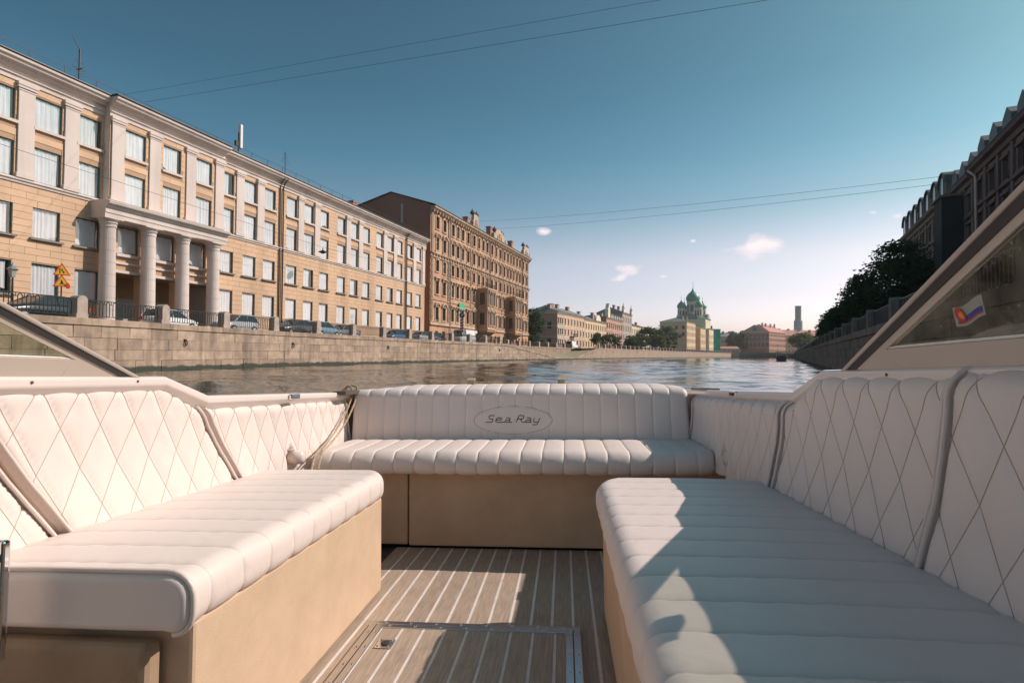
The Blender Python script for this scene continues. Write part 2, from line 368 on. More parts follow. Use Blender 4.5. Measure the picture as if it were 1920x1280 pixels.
# water: one sheet with real ripples
def water():
    xs = np.concatenate([np.array([-800, -300, -120, -60]), np.arange(-34, 52, .30), np.linspace(52.5, 240, 120), np.array([400, 900, 1100])])
    ys = [-280, -200, -60, -20, -5]; y = 0.
    while y < 420: ys.append(y); y += max(.16, .0068*y)
    ys = np.array(ys + [500, 700, 1000, 1250])
    X, Y = np.meshgrid(xs, ys)
    rng = np.random.RandomState(4); Z = np.zeros_like(X)
    for k in range(46):
        lam = .8*(9/.8)**rng.rand(); th = rng.normal(1.2, .75); a = .0032*lam**.85
        Z += a*np.sin(2*pi/lam*(X*np.cos(th)+Y*np.sin(th)) + rng.rand()*6.3 + .9*np.sin(X*.13+Y*.07*rng.rand()+k))
    c, s = math.cos(.09), math.sin(.09); U, V = X*c-Y*s, X*s+Y*c          # the boat's own wake
    for sg in (-1, 1):
        d = np.abs(U*sg - (1.2+V*.30)); Z += np.where(V > 2, .038*np.exp(-(d/1.5)**2)*np.cos(d*3.4)*np.exp(-V/55), 0)
    Z += np.where(V > 3, .035*np.exp(-(U/(1+V*.10))**2)*np.sin(U*2.3+np.sin(V*.9)*1.2)*np.cos(V*1.7+np.sin(U*1.3))*np.exp(-V/30), 0)
    Z *= .72*np.clip(1.15-Y/330, .25, 1); Z = np.where((np.hypot(X, Y) < 5), Z*.3, Z)
    ny, nx = X.shape
    v = np.stack([X, Y, Z], -1).reshape(-1, 3)
    i = np.arange((ny-1)*(nx-1)); r, c_ = i//(nx-1), i % (nx-1); o = r*nx+c_
    f = np.stack([o, o+1, o+nx+1, o+nx], 1)
    me = bpy.data.meshes.new('water'); me.from_pydata(v.tolist(), [], f.tolist())
    me.polygons.foreach_set('use_smooth', [True]*len(me.polygons))
    m = bpy.data.materials.new('canal_water'); m.use_nodes = True; t = m.node_tree; b = t.nodes['Principled BSDF']
    b.inputs['Base Color'].default_value = (.035, .045, .036, 1); b.inputs['Roughness'].default_value = .05; b.inputs['IOR'].default_value = 1.33
    g = N(t, 'ShaderNodeNewGeometry'); prev = None
    for scl, st, strg in ((1.6, (1, .55, 1), .18), (5.5, (1, .7, 1), .10)):
        mp = N(t, 'ShaderNodeMapping'); mp.inputs['Scale'].default_value = st; mp.inputs['Rotation'].default_value = (0, 0, .3); t.links.new(g.outputs['Position'], mp.inputs[0])
        n = N(t, 'ShaderNodeTexNoise'); n.inputs['Scale'].default_value = scl; n.inputs['Detail'].default_value = 3; n.inputs['Distortion'].default_value = .6; t.links.new(mp.outputs[0], n.inputs['Vector'])
        bp = N(t, 'ShaderNodeBump'); bp.inputs['Strength'].default_value = strg; bp.inputs['Distance'].default_value = .12
        t.links.new(n.outputs[0], bp.inputs['Height'])
        if prev: t.links.new(prev, bp.inputs['Normal'])
        prev = bp.outputs[0]
    t.links.new(prev, b.inputs['Normal']); me.materials.append(m)
    structure(put('water', me))
water()

SLIP0, SLIP1, SLIP2, SLIP3 = [arc_of_y(LW, LL, y) for y in (95, 121, 131, 148)]
def left_top(s):
    if SLIP0 < s < SLIP1: return STREET - (STREET-.4)*(s-SLIP0)/(SLIP1-SLIP0)
    if SLIP1 <= s <= SLIP2: return .4
    if SLIP2 < s < SLIP3: return .4 + (STREET-.4)*(s-SLIP2)/(SLIP3-SLIP2)
    return STREET
def ground(name, P, d, far, z, skip=None):
    Q = offset(P, d); vs_ = []; fs_ = []
    for p in Q: vs_ += [(p[0], p[1], z), (far, p[1], z)]
    for i in range(len(Q)-1):
        a = 2*i; fs_.append((a, a+2, a+3, a+1) if far > 0 else (a, a+1, a+3, a+2))
    b = MB().add(vs_, fs_); structure(b.build(name, 'asphalt'))
LWS = [p for p in LW if p[1] < 94]; LWM = [p for p in LW if 90 < p[1] < 153]; LWF = [p for p in LW if p[1] > 149]
ground('street_left_bank', LWS+[pl_at(LW, LL, SLIP0)[0]], .35, -900, STREET-.27)
ground('street_by_slipway', [pl_at(LW, LL, SLIP0)[0]]+[p for p in LW if 95.5 < p[1] < 147.5]+[pl_at(LW, LL, SLIP3)[0]], 7.0, -900, STREET-.27)
ground('street_left_bank_far', [pl_at(LW, LL, SLIP3)[0]]+LWF, .35, -900, STREET-.27)
ground('street_right_bank', RW, -.35, 900, 2.38)
structure(MB().box(-900, 1200, 407.5, 1300, 0, STREET-.03).build('ground', 'earth'))

def embankment(name, label, P, L, s0, s1, topf, courses, m, side, lim, cop=.36, over=.07, seed=1, full=None):
    """side +1: street to the left of travel direction"""
    rnd = random.Random(seed); root = thing(name, label, 'wall', (0, 0, 0)); items = []
    tilt = []
    s = s0
    T = full
    for ci, (z0, z1) in enumerate(courses):
        s = s0 + (ci % 2)*.7
        while s < s1:
            l = rnd.uniform(1.5, 2.3); (x, y), a = pl_at(P, L, min(s+l/2, s1)); tp = topf(s+l/2)
            zt = min(z1, tp-cop) if ci < len(courses) else z1
            if zt - z0 > .12:
                nx, ny = -math.sin(a)*side, math.cos(a)*side; dpt = .5; o = dpt/2 + rnd.uniform(-.012, .012)
                items.append(((x+nx*o, y+ny*o, (z0+zt)/2), (l-.022, dpt, zt-z0-.02), a + (0 if side > 0 else pi)))
            s += l
    n_ = len(items)
    cop_items = []; s = s0
    while s < s1:
        l = rnd.uniform(1.7, 2.4); (x, y), a = pl_at(P, L, min(s+l/2, s1)); tp = topf(s+l/2)
        nx, ny = -math.sin(a)*side, math.cos(a)*side
        e = topf(s+l*.98)-topf(s+l*.02)
        if abs(e) < .02: items.append(((x+nx*(.3-over), y+ny*(.3-over), tp-cop/2), (l-.018, .6, cop-.012), a + (0 if side > 0 else pi)))
        else: cop_items.append((x+nx*(.3-over), y+ny*(.3-over), tp-cop/2, l, a, e))
        s += l
    items.sort(key=lambda q: q[0][0]**2+q[0][1]**2)
    vis = [q for q in items if q[0][1] > 4]; rest = [q for q in items if q[0][1] <= 4]
    pieces(root, 'granite_block', m, vis+rest, lim)
    for x, y, z, l, a, e in cop_items:
        o = put('coping_stone', unit_cube(m, 0), root, (x, y, z), None, None, (l, .6, cop)); o.rotation_euler = (0, -math.atan2(e, l), a)
    # recessed core behind the joints
    vs_, fs_ = [], []; n = int((s1-s0)/1.2)+1
    for i in range(n+1):
        (x, y), a = pl_at(P, L, s0+(s1-s0)*i/n); tp = topf(s0+(s1-s0)*i/n)-.05
        nx, ny = -math.sin(a)*side, math.cos(a)*side
        vs_ += [(x+nx*.045, y+ny*.045, -.6), (x+nx*.045, y+ny*.045, tp), (x+nx*.5, y+ny*.5, tp)]
    for i in range(n): k = 3*i; fs_ += [(k, k+3, k+4, k+1), (k+1, k+4, k+5, k+2)]
    MB().add(vs_, fs_).build('core', 'mortar', root)
    return root
CL = [(-.5, .62), (.62, 1.22), (1.22, 1.84), (1.84, 2.49)]
wl = embankment('embankment_wall', 'long sunlit granite block quay wall along the left bank', LW, LL, 0, LL[-1], left_top, CL, 'granite', 1, 300)
for y_, z_ in ((36.3, 1.7), (47.5, 1.72), (62, 1.72), (92, 1.72), (160, 1.9), (186, 1.9)):
    (x, y), a = pl_at(LW, LL, arc_of_y(LW, LL, y_)); b = MB()
    b.tube([(x+.09*math.cos(q)*math.cos(a)+.1, y+.09*math.cos(q)*math.sin(a), z_+.16*math.sin(q)) for q in np.linspace(0, 2*pi, 13)], .035, 6)
    b.box(x-.02, x+.1, y-.08, y+.08, z_+.1, z_+.24); b.build('mooring_ring', 'iron', wl)
CR = [(-.5, .5), (.5, 1.1), (1.1, 1.62), (1.62, 2.08)]
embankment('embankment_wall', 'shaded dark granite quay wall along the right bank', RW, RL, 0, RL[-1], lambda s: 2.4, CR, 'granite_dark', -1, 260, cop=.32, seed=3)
# slipway: ramp, rear retaining wall
BK = [p for p in offset(LW, 6.6)]; BKL = pl_len(BK)
b0, b1 = arc_of_y(BK, BKL, 96), arc_of_y(BK, BKL, 151)
embankment('retaining_wall', 'low granite wall behind the grassy slipway', BK, BKL, b0, b1, lambda s: STREET, CL[1:], 'granite', 1, 60, seed=5)
vs_, fs_ = [], []
for i in range(25):
    s = SLIP0+(SLIP3-SLIP0)*i/24; (x, y), a = pl_at(LW, LL, s); nx, ny = -math.sin(a), math.cos(a)
    for k in range(7):
        f = k/6; zf = max(.34, left_top(s)-.38); z = zf + (max(zf, 1.35)-zf)*f + .06*math.sin(i*2.1+k*1.7)*(0 < k < 6)
        vs_.append((x+nx*(.45+6.2*f), y+ny*(.45+6.2*f), z))
for i in range(24):
    for k in range(6): q = i*7+k; fs_.append((q, q+7, q+8, q+1))
structure(MB().add(vs_, fs_).build('slipway', 'ramp', smooth=True))
for s_e, sg in ((SLIP0, 1), (SLIP3, -1)):      # closing cheeks of the slipway recess
    (x, y), a = pl_at(LW, LL, s_e); o = MB().box(-.3, .3, 0, 7, 0, STREET-.04).build('slipway_cheek_wall', 'granite', None, loc=(x, y, 0), rz=a); structure(o)

# fences: granite posts and iron panels
def post_mesh(m):
    def mk():
        b = MB(); pr = [(-.33, 0), (.33, 0), (.33, .2), (.29, .24), (.29, .92)] + [(.29*math.cos(q), .92+.24*math.sin(q)) for q in np.linspace(.25, pi-.25, 7)] + [(-.29, .92), (-.29, .24), (-.33, .2)]
        b.prism(pr, -.26, .26, lambda a, z, d: (a, d, z)); return b.mesh('post', m)
    return cached(('post', m), mk)
def panel_mesh(Ln):
    def mk():
        b = MB(); r = .021
        b.tube([(-Ln/2, 0, 1.0), (Ln/2, 0, 1.0)], .03, 4); b.tube([(-Ln/2, 0, .14), (Ln/2, 0, .14)], .024, 4)
        n = int(Ln/.2); st = Ln/n
        for i in range(n):
            x0 = -Ln/2+st*(i+.5)
            b.tube([(x0, 0, .22), (x0, 0, .84)], r, 4, False)
            if i < n-1:
                xm = x0+st/2; h = st/2
                if i % 2 == 0:
                    b.tube([(xm-h*math.cos(q), 0, .84+.13*math.sin(q)) for q in np.linspace(0, pi, 6)], r, 4, False)
                    b.tube([(xm-h*math.cos(q), 0, .24-.1*math.sin(q)) for q in np.linspace(0, pi, 6)], r, 4, False)
                else:
                    b.tube([(xm-h, 0, .86), (xm, 0, .82), (xm+h, 0, .86)], r*.8, 4, False)
                    b.tube([(xm, 0, .82), (xm, 0, 1.0)], r*.7, 4, False)
        return b.mesh('railing', 'iron')
    return cached(('panel', round(Ln, 2)), mk)
def fence(label, P, L, s0, s1, z, side, m, sp=5.55, inset=.28, hs=1):
    root = thing('quay_fence', label, 'fence'); n = max(1, round((s1-s0)/sp)); pts = []
    for i in range(n+1):
        (x, y), a = pl_at(P, L, s0+(s1-s0)*i/n); x -= math.sin(a)*side*inset; y += math.cos(a)*side*inset
        pts.append((x, y)); put('granite_post', post_mesh(m), root, (x, y, z), a, None, (.4+.6*hs, .4+.6*hs, hs))
    for a, b in zip(pts, pts[1:]):
        l = math.dist(a, b); put('railing', panel_mesh(4.95), root, ((a[0]+b[0])/2, (a[1]+b[1])/2, z), math.atan2(b[1]-a[1], b[0]-a[0]), None, ((l-.58)/4.95, 1, hs*.98))
sA = arc_of_y(LW, LL, 29.3)
fence('granite post and iron railing fence along the near left quay', LW, LL, sA-5.55*3, sA-5.55*3+5.55*round((SLIP0-sA+5.55*3)/5.55), STREET, 1, 'granite_grey')
fence('fence of granite posts behind the slipway', BK, BKL, b0+.5, b1-2, STREET, 1, 'granite_grey')
fence('long receding fence of pale posts beyond the slipway', LW, LL, SLIP3+.5, LL[-1]-2, STREET, 1, 'granite_grey')
sB = arc_of_y(RW, RL, 4)
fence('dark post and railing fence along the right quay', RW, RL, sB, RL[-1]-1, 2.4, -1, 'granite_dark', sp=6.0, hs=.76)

# ------------------------------------------------------------------ buildings
def facade(root, o, th, W, H, ops, m, depth=.25, name='wall', z0=0):
    xs = sorted({0, W, *[q for a in ops for q in a[:2]]}); zs = sorted({z0, H, *[q for a in ops for q in a[2:4]]})
    b = MB()
    for x0, x1 in zip(xs, xs[1:]):
        for a, c in zip(zs, zs[1:]):
            xm, zm = (x0+x1)/2, (a+c)/2
            if not any(p[0] < xm < p[1] and p[2] < zm < p[3] for p in ops):
                b.add([(x0,0,a),(x1,0,a),(x1,0,c),(x0,0,c)], [(0,1,2,3)])
    for x0, x1, a, c in ops:
        b.add([(x0,0,a),(x1,0,a),(x1,0,c),(x0,0,c),(x0,depth,a),(x1,depth,a),(x1,depth,c),(x0,depth,c)], [(0,4,5,1),(1,5,6,2),(2,6,7,3),(3,7,4,0)])
    return b.build(name, m, root, loc=o, rz=th)
def at(o, th, x, y, z): return (o[0]+x*math.cos(th)-y*math.sin(th), o[1]+x*math.sin(th)+y*math.cos(th), o[2]+z)
def win_frame(w, h, m, t=.07, mull=True, trans=.68):
    def mk():
        b = MB(); d = .06
        b.box(-w/2, -w/2+t, -d/2, d/2, 0, h); b.box(w/2-t, w/2, -d/2, d/2, 0, h)
        b.box(-w/2+t, w/2-t, -d/2, d/2, 0, t); b.box(-w/2+t, w/2-t, -d/2, d/2, h-t, h)
        if mull: b.box(-t*.35, t*.35, -d/2+.004, d/2-.004, t, h-t)
        if trans: b.box(-w/2+t, w/2-t, -d/2+.008, d/2-.008, h*trans-t*.4, h*trans+t*.4)
        return b.mesh('window', m)
    return cached(('wf', w, h, m, t, mull, trans), mk)
def pane_mesh(w, h, m):
    return cached(('pane', w, h, m), lambda: MB().add([(-w/2+.03, .008, .03), (w/2-.03, .008, .03), (w/2-.03, .008, h-.03), (-w/2+.03, .008, h-.03)], [(0,1,2,3)]).mesh('pane', m))
def curtain_mesh(w, h, k):
    def mk():
        rnd = random.Random(k); n = 40; vs_, fs_ = [], []; ph = [rnd.uniform(0, 6) for _ in range(5)]
        low = [0, 0, .0, .05, .3, 0, .12][k % 7]; edge = w*.5-.05 - [0, .04, .12, 0, .16, .45, 0][k % 7]; f1, f2 = rnd.uniform(22, 52), rnd.uniform(60, 110); am = rnd.uniform(.006, .024)
        for i in range(n+1):
            u = i/n; x = -w/2+.03+u*(edge+w/2-.03)
            y = .06+am*math.sin(u*f1+ph[0]+1.5*math.sin(u*7+ph[2]))+am*.5*math.sin(u*f2+ph[1])
            zb = .04+low*max(0, math.sin(u*3+ph[2])); zt = h-.05-.05*abs(math.sin(u*9+ph[3]))
            for j in range(4): f = j/3; vs_.append((x+.03*math.sin(f*2.5+ph[4])*(u-.5), y+.01*math.sin(f*4+u*20), zb+(zt-zb)*f))
        for i in range(n):
            for j in range(3): q = i*4+j; fs_.append((q, q+4, q+5, q+1))
        return MB().add(vs_, fs_).mesh('curtain', 'curtain', True)
    return cached(('cur', w, h, k % 21), mk)
def window(root, o, th, x, z, w, h, inset=.16, fm='frame_dark', pane='glass_dark', cur=None, t=.07, mull=True, trans=.68, hood=None):
    f = put('window', win_frame(w, h, fm, t, mull, trans), root, at(o, th, x, inset, z), th)
    put('pane', pane_mesh(w, h, pane), f)
    if cur is not None: put('curtain', curtain_mesh(w, h, cur % 21), f); put('backing', cached(('bk', w, h), lambda: MB().box(-w/2, w/2, .3, .33, 0, h).mesh('backing', 'frame_dark')), f)
    if hood: put('surround', hood, f, (0, -inset, 0))
    return f
def shell(root, W, H, D, m, name='side_walls', front=False):
    b = MB().add([(0,0,0),(W,0,0),(W,D,0),(0,D,0),(0,0,H),(W,0,H),(W,D,H),(0,D,H)], [(1,2,6,5),(2,3,7,6),(3,0,4,7),(4,5,6,7)] + ([(0,1,5,4)] if front else []))
    return b.build(name, m, root)
def prof_x(b, prof, x0, x1):            # cornice profile (y,z) run along local x
    b.prism(prof, x0, x1, lambda y, z, d: (d, y, z)); return b

# --- long peach building -------------------------------------------------
PHI1 = math.atan2(49, 15.1)
B1 = thing('long_building', 'long four-storey peach building with pale pilasters and columned portico', 'building', (-28.8, 40.4, STREET), PHI1)
H1 = 16.15
bays_l = [-12.4, -9.65, -6.9, -4.15, -1.52]; bays_c = [1.45, 4.56, 7.66]
bays_r = [10.75, 13.55, 16.2, 19.5, 22.3, 25.05, 28.4, 31.15, 33.9, 37.2, 40.05, 42.75, 45.9, 48.75]
rows1 = [(1.75, 3.8), (5.4, 7.35), (8.95, 11.15), (12.42, 14.35)]; WW = 1.62
X0, XA, XB, X1 = -14.0, -.55, 9.8, 50.9
def ops_for(bays, rows): return [(x-WW/2, x+WW/2, a, c) for x in bays for a, c in rows]
def shiftops(ops, x0): return [(a-x0, b_-x0, c, d) for a, b_, c, d in ops]
facade(B1, (X0, 0, 0), 0, XA-X0, H1, shiftops(ops_for(bays_l, rows1), X0), 'peach_joint', .3)
facade(B1, (XB, 0, 0), 0, X1-XB, H1, shiftops(ops_for(bays_r, rows1), XB), 'peach_joint', .3)
UPY = -.55
facade(B1, (XA, UPY, 0), 0, XB-XA, H1, shiftops(ops_for(bays_c, rows1[2:]), XA), 'peach_joint', .3, z0=8.7)
facade(B1, (XA, 0, 0), 0, XB-XA, 8.7, shiftops(ops_for(bays_c, rows1[1:2]) + [(x-1.3, x+1.3, .05, 3.95) for x in bays_c], XA), 'peach_joint', .3)
for x in (XA+.01, XB-.01): MB().box(x-.01, x+.01, UPY, 0, 8.7, H1).build('return_wall', 'pink_plaster_dirty', B1)
s_ = MB(); s_.add([(X0,0,0),(X1,0,0),(X1,14,0),(X0,14,0),(X0,0,H1),(X1,0,H1),(X1,14,H1),(X0,14,H1)], [(1,2,6,5),(2,3,7,6),(3,0,4,7)]); s_.build('side_walls', 'peach_stucco', B1)
# porch recess
pb = MB().box(XA+.2, XB-.2, 3.0, 3.1, 0, 2.4).box(XA+.2, XA+.3, .31, 3.0, 0, 3.95).box(XB-.3, XB-.2, .31, 3.0, 0, 3.95); pb.build('porch_wall', 'porch_wall', B1)
MB().box(XA+.2, XB-.2, 2.97, 3.1, 2.4, 3.95).box(XA+.2, XB-.2, .31, 3.1, 3.96, 4.05).build('porch_lintel', 'porch_brown', B1)
for x in bays_c:
    MB().box(x-1.45, x+1.45, -.22, 0, 3.95, 4.15).box(x-1.4, x+1.4, -.14, 0, 4.6, 4.75).build('porch_moulding', 'pink_plaster', B1)
    MB().box(x-1.0, x+1.0, -.25, 0, 5.15, 5.36).build('sill', 'pink_plaster', B1)
for x in (3.0, 6.1): MB().box(x-.3, x+.3, .3, .9, 0, 3.95).build('porch_pier', 'peach_stucco', B1)
# stucco blocks
items = []
rnd = random.Random(11)
def add_blocks(xa, xb, za, zb, ops, y0):
    ch = .435; n = round((zb-za)/ch); ch = (zb-za)/n
    for k in range(n):
        z0, z1 = za+k*ch, za+(k+1)*ch; zm = (z0+z1)/2
        cuts = sorted([(o[0], o[1]) for o in ops if o[2]-.12 < zm < o[3]+.12]); segs = []; c = xa
        for a, d in cuts:
            if a > c: segs.append((c, min(a, xb)))
            c = max(c, d)
        if c < xb: segs.append((c, xb))
        for a, d in segs:
            nb = max(1, round((d-a)/1.45)); q = [a]
            for i in range(1, nb): q.append(a+(d-a)*(i+(.22 if k % 2 else -.22))/nb)
            q.append(d)
            for u, v in zip(q, q[1:]):
                if v-u > .08: items.append((((u+v)/2, y0-.015, zm), (v-u-.022, .03, ch-.024), 0))
pil_l = [-8.28, -5.5, -2.75]; pil_c = [.03, 2.98, 6.28, 9.25]
pil_r = [12.25, 14.9, 20.9, 23.7, 29.78, 32.52, 38.62, 41.4, 47.33, 50.35]
for xa, xb, bays, pils, y0, zs in ((X0, XA, bays_l, pil_l, 0, ((0, 8.6), (8.95, 14.85))), (XA, XB, bays_c, pil_c, UPY, ((8.95, 14.85),)), (XB, X1, bays_r, pil_r, 0, ((0, 8.6), (8.95, 14.85)))):
    for za, zb in zs:
        op = ops_for(bays, rows1)
        if za > 5: op = op + [(p-.5, p+.5, za, zb) for p in pils] + [(x-.95, x+.95, rows1[3][0]-.2, rows1[3][0]) for x in bays]
        add_blocks(xa, xb, za, zb, op, y0)
add_blocks(XA, XB, 0, 7.5, ops_for(bays_c, rows1[1:2]) + [(x-1.45, x+1.45, 0, 5.3) for x in bays_c], 0)
items.sort(key=lambda q: abs(q[0][0]+1) + (0 if q[0][0] > -7 else 60))
for it_ in items[:300]:
    put('stucco_block', unit_cube('peach_stucco', 0), B1, it_[0], 0, None, it_[1])
bb = MB()
for l, sz, _ in items[300:]: bb.box(l[0]-sz[0]/2, l[0]+sz[0]/2, l[1]-sz[1]/2, l[1]+sz[1]/2, l[2]-sz[2]/2, l[2]+sz[2]/2)
bb.build('stucco_blocks', 'peach_stucco', B1, kind='stuff')
# cornices
CORN = [(0, 14.85), (-.10, 14.85), (-.12, 15.1), (-.22, 15.14), (-.22, 15.2), (-.06, 15.22), (-.06, 15.5), (-.30, 15.56), (-.34, 15.7), (-.62, 15.78), (-.66, 15.9), (-.78, 15.98), (-.8, 16.12), (0, 16.2)]
for xa, xb, y0 in ((X0, XA, 0), (XA-.06, XB+.06, UPY), (XB, X1+.3, 0)):
    b = MB(); prof_x(b, [(y+y0, z) for y, z in CORN], xa, xb); b.build('cornice', 'pink_plaster', B1)
STR = [(0, 8.6), (-.1, 8.6), (-.12, 8.72), (-.2, 8.78), (-.2, 8.84), (-.06, 8.93), (0, 8.93)]
for xa, xb in ((X0, XA), (XB, X1)):
    b = MB(); prof_x(b, STR, xa, xb); b.build('string_course', 'pink_plaster', B1)
ENT = [(0, 7.5), (-1.45, 7.5), (-1.45, 7.78), (-1.5, 7.8), (-1.5, 8.1), (-1.58, 8.14), (-1.62, 8.3), (-1.85, 8.38), (-1.9, 8.55), (-1.5, 8.69), (0, 8.69)]
b = MB(); prof_x(b, ENT, -1.42, 9.35); b.build('entablature', 'pink_plaster', B1)
# pilasters
def pilaster(x, y0):
    o = MB().box(x-.46, x+.46, y0-.14, y0, 8.95, 14.5).build('pilaster', 'pink_plaster', B1)
    MB().box(x-.53, x+.53, y0-.2, y0, 8.94, 9.22).build('base', 'pink_plaster', o)
    MB().box(x-.49, x+.49, y0-.17, y0, 14.36, 14.44).box(x-.55, x+.55, y0-.23, y0, 14.5, 14.66).box(x-.58, x+.58, y0-.27, y0, 14.66, 14.85).build('capital', 'pink_plaster', o)
for x in pil_l + pil_r: pilaster(x, 0)
for x in pil_c: pilaster(x, UPY)
# columns of drums
for x in (-.72, 2.4, 5.42, 8.5):
    c = MB().lathe([(.50, 0.0), (.44, 7.0)], 16).build('column', 'pink_plaster_dirty', B1, loc=(x, -.85, .3))
    z = .32; k = 0
    while z < 6.3:
        h = .82; f = z/7.3; r = .53-.07*f
        MB().lathe([(r-.012, 0), (r, .012), (r-.006, h-.024), (r-.014, h-.012)], 24, (0, 0, z-.3)).build('drum', 'pink_plaster', c, smooth=False)
        z += h
    MB().box(-.75, .75, -.75, .75, -.3, -.02).lathe([(.68, -.02), (.7, .06), (.6, .14)], 20).build('plinth', 'pink_plaster', c)
    MB().lathe([(.5, z-.3), (.5, z-.05), (.56, z-.03), (.56, z+.04), (.5, z+.06), (.66, z+.22), (.68, z+.26)], 20).box(-.7, .7, -.6, .6, z+.26, 7.2).build('capital', 'pink_plaster', c)
# windows
wi = 0
for bays, y0, rr in ((bays_l, 0, rows1), (bays_c, UPY, rows1[2:]), (bays_c, 0, rows1[1:2]), (bays_r, 0, rows1)):
    for x in bays:
        for a, c in rr:
            wi += 1
            window(B1, (0, y0, 0), 0, x, a, WW, c-a, .11, 'frame_green', 'glass_clear', cur=random.randint(0, 20), t=.05, mull=False, trans=0)
            ri = rows1.index((a, c))
            if ri == 1 and y0 == 0 and x not in bays_c: MB().box(x-1.0, x+1.0, -.22, .1, a-.14, a-.02).build('sill', 'sill', B1)
            if ri == 3: MB().box(x-.92, x+.92, y0-.16, y0+.1, a-.2, a-.02).build('sill', 'pink_plaster', B1)
            if ri == 0 and x < 0: MB().box(x-.95, x+.95, -.2, .1, a-.13, a-.02).build('sill', 'sill', B1)
# drain pipes
def pipe(root, x, z0, z1, y=-.16, m='pipe', r=.07, top=True):
    pts = [(x, y, z0), (x, y, z1-.9), (x, y-.05, z1-.6), (x, y-.55, z1-.1)] if top else [(x, y, z0), (x, y, z1)]
    MB().tube(pts, r, 8).build('drainpipe', m, root, True)
for x in (17.55, 18.0): pipe(B1, x, .2, 15.9, -.14 if x < 17.8 else -.16)
for x in (44.35, 44.7): pipe(B1, x, .2, 15.9)
# roof with edge and railing
rb = MB(); rb.prism([(-.86, 16.2), (-.84, 16.27), (6.5, 17.3), (14.2, 16.2)], X0, X1+.1, lambda y, z, d: (d, y, z)); ro = rb.build('roof', 'roof_dark', B1)
b = MB(); x = X0
b.tube([(X0, -.35, 16.95), (X1, -.35, 16.95)], .02, 4)
while x < X1: b.tube([(x, -.35, 16.3), (x, -.35, 17.0)], .022, 4); x += 2.1
b.build('railing', 'iron', ro)
MB().box(XA-.1, XB+.1, UPY-.86, .2, 16.21, 16.3).build('roof_edge', 'roof_dark', ro)
tag(MB().box(-.14, .14, -.02, 0, -.2, .2).build('house_number_plate', 'sign_white', None, loc=at(B1.location, PHI1, 47.4, -.06, 3.0), rz=PHI1), 'small pale house number plate near far corner of peach building', 'number plate')
def on_b1(x, y, z): return at(B1.location, PHI1, x, y, z)
# roof antennas
b = MB().tube([(0,0,-.6), (0,0,3.6)], .06, 6).tube([(-.45,0,1.6), (.45,0,1.6)], .04, 4).tube([(-.3,0,2.3), (.3,0,2.3)], .03, 4).tube([(0,0,3.6), (-.5,0,4.6)], .03, 4).tube([(0,-.3,1.6), (0,.3,1.6)], .04, 4)
for k in range(5): b.tube([(-.18, 0, .6+k*.28), (.18, 0, .6+k*.28)], .025, 4)
b.v = [(x, y, z*.68) for x, y, z in b.v]
tag(b.build('antenna_mast', 'iron', None, loc=on_b1(-1.9, .6, 16.6), rz=PHI1), 'tall thin antenna mast on roof above left windows', 'antenna')
r_ = thing('cell_antenna', 'white panel antenna standing on peach building roof edge', 'antenna', on_b1(12.1, .1, 16.3), PHI1)
MB().tube([(0,0,-.1), (0,0,2.2)], .06, 6).build('pole', 'iron', r_); bevel(MB().box(.08, .38, -.16, .16, .75, 3.0).build('panel', 'sign_white', r_), .05); MB().box(-.4, -.1, -.1, .1, .9, 1.35).build('equipment_box', 'iron', r_)
b = MB().tube([(0,0,-.5), (0,0,2.6)], .035, 5)
for k in range(4): b.tube([(-.6+.1*k, 0, 1.5+k*.28), (.6-.1*k, 0, 1.5+k*.28)], .02, 4)
tag(b.build('television_antenna', 'iron', None, loc=on_b1(18.7, .3, 16.4), rz=PHI1), 'thin comb-shaped television antenna on the roof near double drainpipes', 'antenna')

# --- brown ornate building -----------------------------------------------
PHI2 = math.atan2(51.5, 17.2)
B2 = thing('ornate_building', 'tall brown ornate apartment house with bay windows and roof gables', 'building', (-13.2, 90.9, STREET), PHI2)
W2, H2 = 54.3, 22.0
cols2 = [2.5, 5.2, 8.6, 10.7, 12.9, 15.4, 18.3, 20.8, 23.1, 25.3, 28.1, 30.6, 33.2, 35.9, 38.2, 40.3, 42.4, 44.8, 47, 49.9, 52.4]
rows2 = [(.6, 2.0), (3.85, 6.2), (8.1, 10.2), (11.8, 13.6), (15.3, 17.3), (18.8, 20.75)]
BAYS2 = ((20.3, 24.7), (37.5, 42.2)); wp = 1.15
def in_bay(x): return any(a-.3 < x < c+.3 for a, c in BAYS2)
ops = []
for x in cols2:
    for ri, (a, c) in enumerate(rows2):
        if ri in (1, 2) and in_bay(x): continue
        ops.append((x-wp/2, x+wp/2, a, c))
facade(B2, (0, 0, 0), 0, W2, H2, ops, 'brown_stucco', .28)
